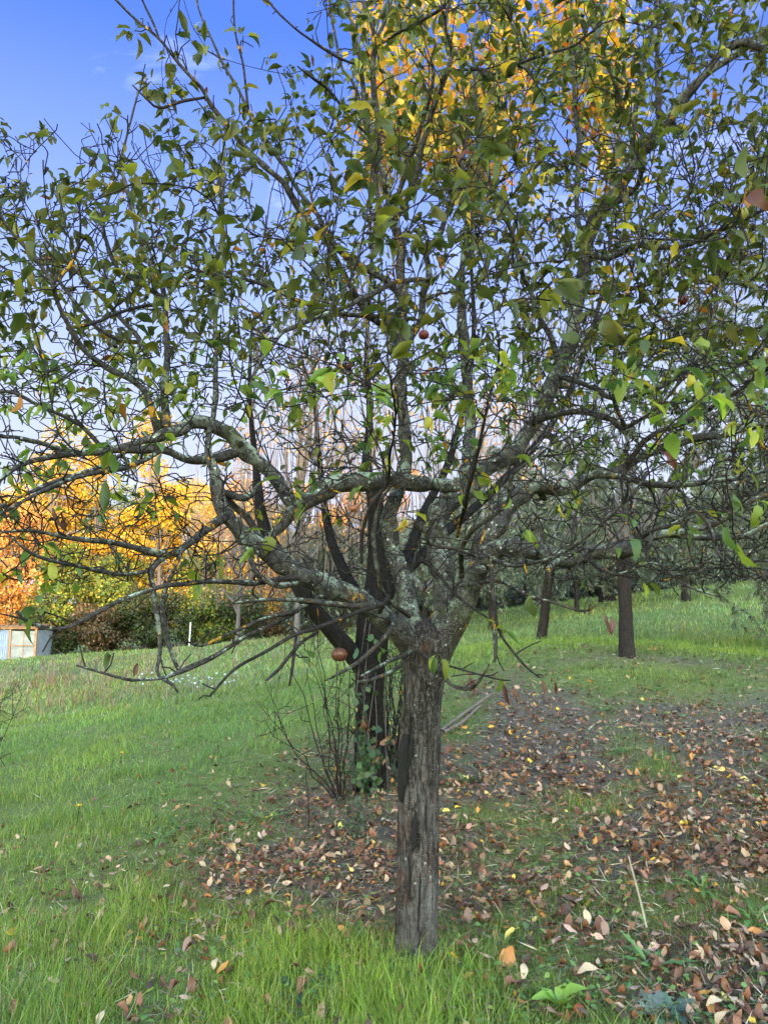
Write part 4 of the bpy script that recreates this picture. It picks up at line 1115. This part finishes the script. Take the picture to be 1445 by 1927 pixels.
def wood_tree(loc, kind, h, w, label, nl=2600, lsz=(.22, .42), base_=.18, bare=0.0):
    root = thing('autumn_tree', loc, label, 'tree', 'trees of the wood beyond the meadow')
    tb = Tubes()
    tb.add(np.array([[0, 0, -.1], [.1, 0, h * .3], [-.05, .05, h * .6], [.05, 0, h * .9]]), np.array([h * .022, h * .016, h * .01, .02]) * (.5 if nl < 1000 else 1), 8)
    cl = []
    for q in range(16):
        z = h * rng.uniform(base_, .97)
        k = math.sin(math.pi * min(1, (z / h - base_ + .12) / (1.12 - base_))) ** .6
        a = rng.uniform(0, 6.28); rr = w * k * rng.uniform(.25, .95)
        c = np.array([rr * math.cos(a), rr * math.sin(a), z])
        cl.append((c, w * rng.uniform(.28, .5)))
        s = np.array([0, 0, z * .6])
        tb.add(np.array([s, (s + c) / 2 + rng.normal(0, .1, 3), c]), np.array([h * .007, h * .005, .01]), 5)
        for _ in range(4):
            e = c + nrm(rng.normal(0, 1, 3) + np.array([0, 0, .5])) * w * .5
            tb.add(np.array([c, (c + e) / 2, e]), np.array([.02, .014, .006]), 4)
    link('trunk', tb.mesh('wood_trunk', M_GREYTWIG), None, root)
    k = rng.integers(0, len(cl), nl)
    cc = np.array([c for c, _ in cl])[k]; cr = np.array([r for _, r in cl])[k]
    u = nrm(rng.normal(0, 1, (nl, 3))) * rng.uniform(.35, 1.0, (nl, 1)) ** .6
    P = cc + u * cr[:, None] * np.array([1, 1, .8])
    P[:, 2] = np.maximum(P[:, 2], .1)
    P, = [P[rng.random(nl) >= bare]]
    n = len(P)
    tint = (1 + .35 * (rng.random(len(cl)) - .5))[k[:n]][:, None]
    pal, wgt, _ = PAL[kind]
    Ls = rng.uniform(*lsz, n)
    V, Q, C = leaves(P, nrm(rng.normal(0, .8, (n, 3)) + np.array([0, 0, -.3])), nrm(rng.normal(0, .7, (n, 3)) + np.array([0, -.3, .7])), Ls, Ls * .6, rng.uniform(0, 1.2, n), rng.uniform(0, .5, n), np.clip(pick(pal, wgt, n, .2) * tint, 0, .9), prof=PROF_SMALL, jitter=.2)
    link('crown', mesh_np('wood_crown', V, Q, M_WOODLEAF, C), None, root)
    return root


def wl(px, Y):
    x = (px - 722.5) / FPX * Y
    return (x, Y, float(gz(x, Y)[0]))


WOOD = [
    (-60, 50, 'orange', 12.2, 4.0, 'peach orange autumn tree at the outer end of the wood, behind the tin shed'),
    (25, 49, 'orange', 10.1, 3.2, 'low peach orange autumn tree rising straight above the shed'),
    (90, 56, 'golden', 17.3, 4.2, 'tall golden yellow tree standing above the peach orange ones'),
    (185, 57, 'golden', 16.0, 3.8, 'golden yellow tree over the dark thicket beside the shed'),
    (285, 58, 'golden', 17.9, 4.0, 'tallest golden yellow tree of the wood, seen through bare twigs'),
    (130, 50, 'green', 7.0, 3.0, 'olive green and yellow tree next to the shed roof'),
    (215, 51, 'green', 6.6, 3.0, 'round yellow green tree in the middle of the wood edge'),
    (300, 52, 'golden', 10.8, 3.0, 'lower golden tree glowing under the hanging twigs'),
    (385, 53, 'green', 6.5, 2.8, 'greenish tree by the thin white post'),
    (430, 55, 'golden', 11.5, 3.2, 'golden tree seen below the pale lichen limb'),
    (500, 57, 'golden', 11.5, 3.2, 'golden tree peeping out beside the black side limb'),
    (580, 58, 'orange', 12.2, 3.4, 'peach orange tree visible between black trunk and crooked limb'),
    (660, 60, 'orange', 12.2, 3.4, 'peach orange tree screened by the black trunk'),
    (760, 60, 'orange', 12.8, 3.6, 'peach orange tree screened by the apple fork'),
    (120, 48.5, 'dark', 3.6, 2.3, 'dark green bush in shade beside the shed wall'),
    (190, 48.5, 'brown', 3.4, 2.2, 'dull brown bush in the shade of the wood'),
    (255, 49, 'dark', 3.8, 2.3, 'dark green bush under the yellow green tree'),
    (320, 49.5, 'dark', 3.6, 2.3, 'dark green bush behind the white post'),
    (385, 50, 'green', 3.8, 2.3, 'mid green bush at the meadow edge past the post'),
    (450, 51, 'dark', 3.6, 2.4, 'dark bush at the foot of the golden tree below the pale limb'),
    (530, 52, 'brown', 3.6, 2.6, 'brown bush where the meadow meets the black side limb'),
    (610, 53, 'dark', 3.6, 2.6, 'dark bush ending the wood behind the black trunk'),
]
PAL['rust'] = ([(.34, .17, .09), (.30, .19, .12), (.40, .2, .07)], [1, 1, 1], '')
PAL['grey'] = ([(.075, .085, .055), (.10, .11, .08), (.055, .065, .042)], [1, 1, 1], '')
for k, (px, lab) in enumerate([(610, 'grey green olive mass at the end of the meadow behind the black trunk'), (700, 'grey green far olive behind the crooked limb'), (790, 'grey green far olive glimpsed in the apple fork'), (880, 'grey green far olive past the apple trunk'),
                               (960, 'grey green far olive at the top of the slope behind the leaning trunk'), (1050, 'grey green far olive between the dark olive trunks'), (1140, 'grey green far olive behind the stout pale trunk'), (1230, 'grey green far olive beyond the thickest dark trunk'),
                               (1320, 'grey green far olive beyond the drooping sprays'), (1410, 'grey green far olive near the outer end of the slope'), (1500, 'grey green far olive at the very end of the slope')]):
    o = wood_tree(wl(px, 38 + 4 * (k % 3)), 'grey', 5.2 + .5 * (k % 3), 3.0, lab, nl=4200, lsz=(.18, .34), base_=.04)
    o.name = 'olive_tree'; o['category'] = 'olive tree'; o['group'] = 'olive trees on the slope'
for k, px in enumerate(range(600, 1560, 80)):
    o = wood_tree(wl(px, 47 + 2 * (k % 2)), 'grey', 3.0, 2.6, 'low grey green bush of the hedge along the top of the slope', nl=2600, lsz=(.16, .3), base_=.03)
    o.name = 'hedge_bush'; o['category'] = 'bush'; o['group'] = 'hedge bushes along the top of the slope'
WOOD += [(px, 66 + 3 * (k % 3), ('golden', 'golden', 'orange', 'green')[k % 4], 17.5 - 1.3 * (k % 4) * .5 - max(0, (px - 250) / 90), 4.6, lab) for k, (px, lab) in enumerate([
    (-40, 'golden tree of the back row, behind the outermost peach orange one'), (40, 'golden tree of the back row, straight above the shed roof'), (120, 'peach orange tree of the back row, between the tall golden ones'), (200, 'green tinged tree of the back row, above the dark thicket'),
    (280, 'golden tree of the back row, under the knobbly limb'), (360, 'golden tree of the back row, above the white post'), (440, 'peach orange tree of the back row, under the fork of the pale limb'), (520, 'green tinged tree of the back row, beside the black side limb'), (600, 'golden tree of the back row, under the crooked limb')])]
for px, Y, kind, h, w, lab in WOOD:
    small = kind in ('dark', 'brown') or h < 4
    wood_tree(wl(px, Y), kind, h, w, lab, nl=5000 if small else 10000, lsz=(.11, .24) if small else (.13, .28), base_=.05 if small else .14)
# sunlit bare brushy trees behind, above the slope
for px, Y, h, w, lab in [(560, 27, 11.0, 2.6, 'sparse pinkish tree with nearly bare twigs between the crooked limb and the sky'),
                         (690, 29, 10.5, 2.6, 'sparse tree of thin upright twigs behind the black trunk top'),
                         (880, 30, 10.0, 2.6, 'sparse rusty tree behind the orange lichen stem'),
                         (1010, 31, 9.5, 2.6, 'sparse rusty tree behind the slanting limb'),
                         (450, 33, 10.0, 2.6, 'sparse rusty tree behind the knobbly bending limb')]:
    o = wood_tree(wl(px, Y), 'rust', h, w, lab, nl=480, lsz=(.12, .22), base_=.2)
    tb = Tubes()
    for q in range(110):
        a = rng.uniform(0, 6.28); rr = w * math.sqrt(rng.uniform(.02, .95)); z0 = h * rng.uniform(.15, .5)
        b = np.array([rr * math.cos(a) * .85, rr * math.sin(a) * .85, z0]); e = np.array([rr * math.cos(a), rr * math.sin(a), z0 + h * rng.uniform(.25, .5)])
        tb.add(np.array([b, (b + e) / 2 + rng.normal(0, .12, 3), e]), np.array([.014, .010, .005]), 4)
    link('whips', tb.mesh('bare_whips', M_WHIP), None, o)

# ------------------------------------------------------------------ shed, post
sx, sy = (40 - 722.5) / FPX * 45, 45.0
sz = float(gz(sx, sy)[0])
M_TIN = plain_mat('corrugated_tin', (.20, .22, .27), (.29, .31, .36), 3, .6, 0, spec=.2)
M_SHEET = plain_mat('weathered_sheet', (.20, .19, .19), (.33, .31, .29), 2.2, .8)
M_RUSTWOOD = plain_mat('rusty_timber', (.26, .12, .06), (.42, .23, .13), 8, .85)
M_BRUSH = plain_mat('dry_brush', (.16, .08, .05), (.35, .2, .12), 9, .95)
shed = thing('shed', (sx, sy, sz), 'small tin shed with one corrugated panel, one framed sheet panel and rusty timber posts', 'shed')


def box(bm_list, x0, x1, y0, y1, z0, z1):
    v = np.array([[x, y, z] for x in (x0, x1) for y in (y0, y1) for z in (z0, z1)], float)
    q = np.array([[0, 1, 3, 2], [4, 6, 7, 5], [0, 4, 5, 1], [2, 3, 7, 6], [0, 2, 6, 4], [1, 5, 7, 3]])
    bm_list.append((v, q))


def boxes(lst, name, mat):
    V, Q, n = [], [], 0
    for v, q in lst:
        V.append(v); Q.append(q + n); n += len(v)
    return mesh_np(name, np.vstack(V), np.vstack(Q), mat, smooth=False)


# corrugated panel
nc = 120
xx = np.linspace(-1.95, -.42, nc)
yy = .03 * np.sin(xx * 2 * np.pi / .125)
V = np.vstack([np.stack([xx, yy, np.full(nc, -.30)], 1), np.stack([xx, yy, np.full(nc, 1.72)], 1), np.stack([xx, yy + .012, np.full(nc, -.30)], 1), np.stack([xx, yy + .012, np.full(nc, 1.72)], 1)])
i = np.arange(nc - 1)
Q = np.vstack([np.stack([i, i + 1, nc + i + 1, nc + i], 1), np.stack([2 * nc + i + 1, 2 * nc + i, 3 * nc + i, 3 * nc + i + 1], 1), np.stack([nc + i, nc + i + 1, 3 * nc + i + 1, 3 * nc + i], 1)])
link('corrugated_panel', mesh_np('corrugated_panel', V, Q, M_TIN), None, shed)
b = []; box(b, -.27, .45, .02, .05, .0, 1.66); o1 = link('sheet_panel', boxes(b, 'sheet_panel', M_SHEET), None, shed)
b = []; box(b, .49, 1.15, .025, .055, .02, 1.66); link('sheet_panel', boxes(b, 'sheet_panel', M_SHEET), None, shed)
for x in (-.345, 1.19):
    b = []; box(b, x - .06, x + .06, -.03, .09, -.25, 1.78); link('post', boxes(b, 'shed_post', M_RUSTWOOD), None, shed)
b = []; box(b, .45, .49, 0, .05, 0, 1.66); link('stile', boxes(b, 'shed_stile', M_RUSTWOOD), None, shed)
b = []; box(b, -.28, 1.13, -.015, .018, .78, .83); link('rail', boxes(b, 'shed_rail', M_RUSTWOOD), None, shed)
b = []; box(b, -2.1, 1.3, -.06, .06, 1.78, 1.86); link('lintel', boxes(b, 'shed_lintel', M_RUSTWOOD), None, shed)
b = []; box(b, 1.15, 1.19, .10, 2.2, -.2, 1.7); box(b, -2.0, 1.19, 2.2, 2.25, -.3, 1.7); box(b, -2.0, -1.96, .10, 2.2, -.3, 1.7)
link('side_wall', boxes(b, 'shed_walls', M_TIN), None, shed)
b = []; box(b, -2.15, 1.35, -.12, 2.4, 1.87, 1.91); link('roof', boxes(b, 'shed_roof', M_RUSTWOOD), None, shed)
tb = Tubes()
for q in range(90):
    c = np.array([rng.uniform(-2.1, 1.3), rng.uniform(-.2, 1.8), 1.92 + rng.uniform(0, .1)]); d = nrm(np.array([rng.normal(0, 1), rng.normal(0, .5), rng.normal(0, .12)])) * rng.uniform(.3, .8)
    tb.add(np.array([c - d / 2, c, c + d / 2]), np.array([.018, .016, .008]), 4)
link('brush_cover', tb.mesh('brush_cover', M_BRUSH), None, shed)

pl = gl(356, 1226, 47.0)
post = link('fence_post', tube_mesh('fence_post', np.array([[0, 0, -.2, .05], [.02, 0, .7, .05], [.05, 0, 1.55, .045]]), plain_mat('pale_wood', (.5, .48, .44), (.66, .63, .58), 12, .8), .1, 10, .06))
post.location = pl
tag(post, 'thin pale wooden post standing alone at the edge of the wood', 'post')

# ------------------------------------------------------------------ sticks, stalks
for rows, lab in (([(830, 1398, 8.0, 5), (870, 1368, 8.5, 6), (925, 1335, 9.2, 4)], 'longer pale dead stick lying in the leaf litter'),
                  ([(835, 1400, 7.9, 7), (868, 1382, 8.2, 6), (905, 1352, 8.8, 4)], 'shorter pale dead stick lying against the longer one'),
                  ([(1372, 1450, 7.0, 2.5), (1445, 1425, 7.4, 2.5)], 'thin straight twig on the bare soil patch')):
    P = trace(rows)
    P[:, 2] = gz(P[:, 0], P[:, 1]) + .03 + P[:, 3]
    o = link('stick', tube_mesh('stick', P, M_WHIP, .05, 8, .1, 3)); tag(o, lab, 'stick')
P = trace([(1216, 1745, 3.55, 4), (1203, 1690, 3.6, 4), (1182, 1612, 3.65, 3)])
o = link('dry_stalk', tube_mesh('dry_stalk', P, plain_mat('straw', (.20, .16, .12), (.30, .25, .19), 20, .8), .03, 6)); tag(o, 'dry straw coloured stalk sticking up through the grass', 'stalk')

# ------------------------------------------------------------------ fallen leaves
FALL = {
    'reddish brown': [(.15, .066, .040), (.20, .092, .058), (.115, .052, .034)],
    'pinkish tan': [(.33, .205, .145), (.40, .27, .20), (.25, .15, .105)],
    'orange': [(.42, .18, .05), (.38, .16, .05)],
    'yellow': [(.66, .42, .06), (.6, .45, .12)],
    'dark brown': [(.06, .035, .025), (.09, .05, .034)],
}
keys = list(FALL)
cand = []
while len(cand) < 10500:
    y = rng.uniform(2.5, 12); x = rng.uniform(-.62 * y - .3, .62 * y + .3)
    d = float(litter(np.array([x]), np.array([y]))[0]) ** 1.2 * .75 + (.085 if y < 4.3 else .03 if y < 7 else .006)
    if rng.random() < d * min(1.0, 5.0 / y): cand.append((x, y))
cand = np.array(cand)
cz = gz(cand[:, 0], cand[:, 1])
dist = np.hypot(cand[:, 0], cand[:, 1])
infr = (np.abs(cand[:, 0]) < .50 * cand[:, 1]) & (cand[:, 1] > 2.85)
size = rng.triangular(.022, .05, .085, len(cand)) * (1 + .3 * (rng.random(len(cand)) > .9))
order = np.argsort(-(size / dist) * infr)
ind, rest = order[:290], order[290:]
kk = rng.choice(len(keys), len(cand), p=[.38, .30, .04, .025, .255])
protos = {}
for c_, key in enumerate(keys):
    for v in range(5):
        V, Q, C = leaves(np.zeros((1, 3)), np.array([[1.0, 0, 0]]), np.array([[0, 0, 1.0]]), np.array([1.0]), np.array([rng.uniform(.48, .7)]), np.array([rng.uniform(-2.2, 1.8)]), np.array([rng.uniform(-.5, 1.0)]), pick(FALL[key], [1] * len(FALL[key]), 1, .1), wave=.16, jitter=.06)
        V = V - V.mean(0)
        V[:, 2] -= V[:, 2].min()
        protos[(c_, v)] = mesh_np('fallen_leaf', V, Q, M_LITTER, C)
LABF = {'reddish brown': 'curled reddish brown leaf fallen on the ground', 'pinkish tan': 'dry pinkish tan leaf fallen on the ground', 'orange': 'bright orange leaf fallen on the ground', 'yellow': 'yellow leaf fallen on the ground', 'dark brown': 'dark brown rotting leaf fallen on the ground'}
for q in ind:
    key = keys[kk[q]]
    o = bpy.data.objects.new('fallen_leaf', protos[(kk[q], int(rng.integers(5)))])
    COL.objects.link(o)
    o.location = (cand[q, 0], cand[q, 1], cz[q] + rng.uniform(.008, .04))
    o.rotation_euler = (rng.normal(0, .25), rng.normal(0, .25), rng.uniform(0, 6.28))
    o.scale = (size[q],) * 3
    tag(o, LABF[key], 'leaf', key + ' fallen leaves')
n = len(rest)
cols = np.zeros((n, 3))
for c_, key in enumerate(keys):
    mk_ = kk[rest] == c_
    cols[mk_] = pick(FALL[key], [1] * len(FALL[key]), int(mk_.sum()))
P = np.stack([cand[rest, 0], cand[rest, 1], cz[rest] + rng.uniform(.008, .035, n)], 1)
a = rng.uniform(0, 6.28, n)
V, Q, C = leaves(P, np.stack([np.cos(a), np.sin(a), rng.normal(0, .25, n)], 1), nrm(rng.normal(0, .35, (n, 3)) + np.array([0, 0, 1])), size[rest], size[rest] * rng.uniform(.45, .7, n), rng.uniform(-1.5, 1.3, n), rng.uniform(-.4, .8, n), cols, wave=.2, jitter=.06)
o = link('leaf_litter', mesh_np('leaf_litter', V, Q, M_LITTER, C))
tag(o, 'scattered brown and tan fallen leaves lying among the grass', 'leaf litter', kind='stuff')

# ------------------------------------------------------------------ grass
def grass(n, r0, r1, hmin, hmax, wid, spread=.60, seed=0, pal=None, wgt=None, segs=3, dens=None):
    u = rng.random(n)
    y = r0 * (r1 / r0) ** u
    x = (rng.random(n) * 2 - 1) * (spread * y + .25)
    lt = np.maximum(litter(x, y), soil(x, y) * 1.1)
    clump = fbm(x * 2.2, y * 2.2, 51)
    keep = rng.random(n) < np.clip((1.0 - .5 * lt) * (.05 + 1.7 * clump ** 1.4), 0.02, 1)
    if dens is not None: keep &= rng.random(n) < dens(x, y)
    x, y, lt, clump = x[keep], y[keep], lt[keep], clump[keep]
    n = len(x)
    z = gz(x, y) - .01
    lush = np.clip(1.2 - 1.2 * lt, .42, 1.2) * (.25 + 1.5 * clump ** 1.3)
    h = rng.uniform(hmin, hmax, n) * lush * np.where(rng.random(n) < .12, 1.7, 1)
    w = wid * rng.uniform(.6, 1.4, n) * np.maximum(1, y / 6.0)
    a = rng.uniform(0, 6.28, n)
    lean = np.stack([np.cos(a), np.sin(a), np.zeros(n)], 1) * rng.uniform(.1, .95, (n, 1)) * h[:, None]
    side = np.stack([-np.sin(a + rng.normal(0, .5, n)), np.cos(a), np.zeros(n)], 1) * w[:, None] / 2
    P = np.stack([x, y, z], 1)
    rows = []
    for s in range(segs + 1):
        t_ = s / segs
        c = P + lean * t_ ** 2 + np.stack([np.zeros(n), np.zeros(n), h * (t_ - .22 * t_ ** 2.5)], 1)
        k = (1 - t_ ** 1.6) * .96 + .04
        rows += [c + side * k, c - side * k]
    V = np.stack(rows, 1).reshape(-1, 3)
    m2 = 2 * (segs + 1)
    q = np.array([[2 * s, 2 * s + 1, 2 * s + 3, 2 * s + 2] for s in range(segs)])
    Q = (np.arange(n)[:, None, None] * m2 + q[None]).reshape(-1, 4)
    big = fbm(x * .35 + 9, y * .35 + 4, 61)[:, None]
    hue = fbm(x * .55 + 3, y * .4 + 8, 71)[:, None]
    c = pick(pal, wgt, n, .2) * (1 + .65 * (big - .5)) * (1 + (hue - .5) * np.array([[.55, .25, -.5]])) * np.where(lt[:, None] > .15, np.array([[.75, .72, .95]]), 1)
    C = np.repeat(np.clip(c, .005, .8), m2, 0)
    return V, Q, C


GP = [(.155, .245, .038), (.20, .29, .05), (.105, .18, .042), (.27, .30, .07), (.40, .34, .18)]
GWt = [32, 26, 20, 14, 9]
Vs, Qs, Cs, off = [], [], [], 0
for args in [dict(n=120000, r0=2.5, r1=6.5, hmin=.035, hmax=.125, wid=.0036, pal=GP, wgt=GWt),
             dict(n=110000, r0=6, r1=16, hmin=.035, hmax=.12, wid=.0050, pal=[(.155, .245, .05), (.19, .28, .065), (.12, .195, .06), (.25, .28, .10)], wgt=[3, 3, 3, 1.2], segs=2),
             dict(n=90000, r0=15, r1=54, hmin=.06, hmax=.15, wid=.007, pal=[(.19, .27, .08), (.22, .29, .09), (.17, .25, .11), (.30, .30, .16)], wgt=[3, 3, 3, 2], segs=2)]:
    V, Q, C = grass(**args)
    Vs.append(V); Qs.append(Q + off); Cs.append(C); off += len(V)
o = link('grass', mesh_np('grass', np.vstack(Vs), np.vstack(Qs), M_GRASS, np.vstack(Cs)))
tag(o, 'bright green grass growing over the orchard floor and the meadow', 'grass', kind='stuff')
# long lush blades in front, round the trunk foot
lush_d = lambda x, y: np.clip(1.1 * gauss(x, y, .15, 3.15, .55, .42) + .6 * gauss(x, y, -1.0, 3.2, .7, .45) + .5 * gauss(x, y, .8, 3.6, .4, .5), 0, 1)
V, Q, C = grass(24000, 2.5, 4.6, .06, .135, .0036, pal=[(.18, .29, .038), (.23, .33, .055), (.13, .23, .042)], wgt=[1, 1, 1], segs=4, dens=lush_d)
o = link('long_grass', mesh_np('long_grass', V, Q, M_GRASS, C)); tag(o, 'long lush grass blades round the foot of the apple tree', 'grass', kind='stuff')
# straw, stems and twig bits lying over the bare litter zone, and small clover leaves between them
n = 42000
u = rng.random(n); y = 2.5 * (12.5 / 2.5) ** u; x = (rng.random(n) * 2 - 1) * (.6 * y + .3)
k_ = rng.random(n) < np.clip(.15 + 1.6 * np.maximum(litter(x, y), soil(x, y)), 0, 1)
x, y = x[k_], y[k_]; n = len(x); a = rng.uniform(0, 6.28, n)
Ls = rng.uniform(.03, .13, n)
V, Q, C = leaves(np.stack([x, y, gz(x, y) + rng.uniform(.002, .03, n)], 1), np.stack([np.cos(a), np.sin(a), rng.normal(.1, .22, n)], 1), nrm(rng.normal(0, .4, (n, 3)) + np.array([0, 0, 1])), Ls, np.clip(.005 * np.maximum(1, y / 6), 0, .02) * np.ones(n), rng.uniform(-.6, .9, n), rng.uniform(0, .4, n), pick([(.30, .25, .17), (.16, .12, .09), (.06, .045, .04), (.42, .37, .28), (.13, .15, .05)], [3, 4, 4, 1, 3], n), prof=PROF_SMALL)
o = link('straw_debris', mesh_np('straw_debris', V, Q, M_LITTER, C)); tag(o, 'dry straw and twig bits strewn over the bare soil', 'debris', kind='stuff')
n = 24000
u = rng.random(n); y = 2.5 * (14 / 2.5) ** u; x = (rng.random(n) * 2 - 1) * (.6 * y + .3)
k_ = rng.random(n) < np.clip(2.2 * fbm(x * 1.7, y * 1.7, 91) - .75, 0, 1)
x, y = x[k_], y[k_]; n = len(x); a = rng.uniform(0, 6.28, n)
Ls = rng.uniform(.012, .04, n) * np.maximum(1, y / 7)
V, Q, C = leaves(np.stack([x, y, gz(x, y) + rng.uniform(.01, .06, n)], 1), np.stack([np.cos(a), np.sin(a), rng.normal(.2, .3, n)], 1), nrm(rng.normal(0, .35, (n, 3)) + np.array([0, 0, 1])), Ls, Ls * rng.uniform(.35, .9, n), rng.uniform(-.2, .9, n), rng.uniform(0, .5, n), pick([(.07, .13, .04), (.10, .18, .05), (.08, .12, .06), (.14, .20, .05)], [3, 3, 2, 2], n), prof=PROF_LONG)
o = link('clover_weeds', mesh_np('clover_weeds', V, Q, M_WEED, C)); tag(o, 'small round leaved green weeds creeping between the fallen leaves', 'ground cover', kind='stuff')
# dry brown weed stalks on the far terrace
dd = lambda x, y: np.clip(gauss(x, y, -11.5, 24, 4.0, 1.6) + .35 * gauss(x, y, -7, 18, 2.0, 1.2) + .5 * gauss(x, y, -12, 32, 5, 2), 0, 1)
V, Q, C = grass(30000, 13, 36, .15, .45, .010, pal=[(.22, .16, .12), (.30, .22, .17), (.18, .14, .10)], wgt=[1, 1, 1], segs=2, dens=dd)
o = link('dry_weeds', mesh_np('dry_weeds', V, Q, M_GRASS, C)); tag(o, 'brownish dry weed stalks along the meadow terrace', 'dry weeds', kind='stuff')

# ------------------------------------------------------------------ broad leaved weeds
def rosette(px, py, Y, n, ln, wd, pal, label, name='weed', up=.5, cat='weed', group=None, curl=(.3, 1.2), prof=PROF_LONG, jit=.12):
    c = gpt(px, py, Y)
    root = thing(name, tuple(c), label, cat, group)
    for q in range(n):
        a = q * 2.4 + rng.normal(0, .2); e = rng.uniform(up * .5, up * 1.4)
        D = np.array([[math.cos(a), math.sin(a), e]])
        l_ = np.array([ln * rng.uniform(.7, 1.1)])
        V, Q, C = leaves(np.array([[0, 0, .01]]), D, np.array([[-math.cos(a) * e, -math.sin(a) * e, 1.0]]), l_, l_ * wd, rng.uniform(*curl, 1), rng.uniform(.05, .4, 1), pick(pal, [1] * len(pal), 1, .1), prof=prof, wave=.12, jitter=jit)
        link('leaf', mesh_np('weed_leaf', V, Q, M_WEED, C), None, root)
    return root


LOBED = np.array([[-.2, .03], [.02, .05], [.14, .30], [.20, .16], [.34, .44], [.42, .22], [.56, .46], [.64, .24], [.76, .36], [.83, .20], [.92, .2], [1.0, .02]])
BLUE = [(.085, .13, .10), (.11, .16, .125), (.07, .11, .085)]
rosette(1235, 1915, 2.98, 26, .10, .55, BLUE, 'bluish green weed with deeply lobed leaves at the bottom edge', 'lobed_weed', up=.8, prof=LOBED, jit=.05)
rosette(1275, 1920, 3.0, 16, .085, .55, BLUE, 'smaller bluish green lobed weed tucked beside the larger one', 'lobed_weed', up=.7, prof=LOBED, jit=.05)
rosette(1225, 1815, 3.35, 7, .17, .26, [(.08, .15, .05), (.10, .18, .06)], 'dandelion rosette with toothed mid green leaves in the brown leaves', 'dandelion', up=.7, prof=LOBED, jit=.05)
rosette(1050, 1860, 3.1, 5, .12, .62, [(.15, .26, .05), (.19, .30, .06)], 'young plant with rounded pale green leaves in the grass', 'seedling', up=1.4, curl=(.5, 1.4))
rosette(1098, 1850, 3.15, 6, .06, .42, [(.18, .30, .05)], 'tiny bright green seedling with narrow leaves', 'seedling', up=.9)
rosette(560, 1825, 3.28, 6, .14, .40, [(.035, .075, .05), (.05, .095, .06)], 'dark bluish green dock leaf weed in the long grass', 'dock', up=.45)
rosette(615, 1800, 3.4, 5, .13, .38, [(.035, .075, .05), (.045, .085, .055)], 'dark dock weed nearer the grey trunk', 'dock', up=.5)
for px, py, Y, lab in [(1235, 1300, 9.0, 'bright green dandelion rosette at the upper edge of the leaf litter'), (1135, 1335, 8.3, 'small dandelion rosette in the leaf litter under the leaning olive'), (1160, 1455, 6.9, 'dandelion rosette in the middle of the brown leaf carpet'),
                       (1320, 1690, 4.1, 'dandelion rosette among brown leaves beside the dry stalk'), (300, 1560, 5.6, 'green dandelion rosette on the meadow side of the litter'), (335, 1545, 5.8, 'second dandelion rosette on the meadow side, smaller and darker'),
                       (500, 1530, 5.8, 'bluish dandelion rosette near the yellow fallen leaves'), (1420, 1760, 3.7, 'broad dandelion rosette at the litter edge'), (870, 1490, 6.4, 'lone dandelion rosette just past the grey trunk')]:
    rosette(px, py, Y, 9, .17, .22, [(.08, .16, .04), (.11, .19, .05)], lab, 'dandelion', up=.6, prof=LOBED, jit=.05)
for px, py, Y, lab in [(225, 1458, 8.2, 'yellow meadow flower further up the open grass'), (145, 1547, 6.2, 'yellow meadow flower lower down in the open grass')]:
    c = gpt(px, py, Y)
    root = thing('dandelion_flower', tuple(c), lab, 'flower')
    s = Tubes(); s.add(np.array([[0, 0, 0], [.01, 0, .08], [.015, 0, .15]]), np.array([.003, .0025, .003]), 6)
    link('stem', s.mesh('flower_stem', M_WEED), None, root)
    n = 26; a = rng.uniform(0, 6.28, n)
    V, Q, C = leaves(np.repeat([[.015, 0, .15]], n, 0), np.stack([np.cos(a), np.sin(a), rng.uniform(.1, 1.2, n)], 1), np.repeat([[0, 0, 1.0]], n, 0) + rng.normal(0, .1, (n, 3)), np.full(n, .024), np.full(n, .008), np.full(n, .3), np.full(n, .1), np.repeat([[.75, .52, .02]], n, 0), prof=PROF_SMALL)
    link('petals', mesh_np('flower_petals', V, Q, M_WEED, C), None, root)
# pale flowering weeds on the meadow
c = gpt(375, 1318, 17)
n = 90
P = np.stack([rng.normal(0, .6, n), rng.normal(0, .3, n), rng.uniform(.12, .42, n)], 1)
root = thing('flowering_weed', tuple(c), 'patch of pale white flowering weed in the meadow', 'weed')
tb = Tubes()
for q in range(0, n, 3): tb.add(np.array([[P[q, 0], P[q, 1], 0], P[q]]), np.array([.006, .004]), 4)
link('stem', tb.mesh('flowering_stem', M_GREYTWIG), None, root)
V, Q, C = leaves(P, nrm(rng.normal(0, 1, (n, 3))), nrm(rng.normal(0, .5, (n, 3)) + np.array([0, 0, 1])), np.full(n, .06), np.full(n, .05), np.full(n, .2), np.full(n, .1), pick([(.36, .38, .42), (.28, .30, .32)], [1, 1], n, .1), prof=PROF_SMALL)
link('blossom', mesh_np('white_petals', V, Q, M_WEED, C), None, root)
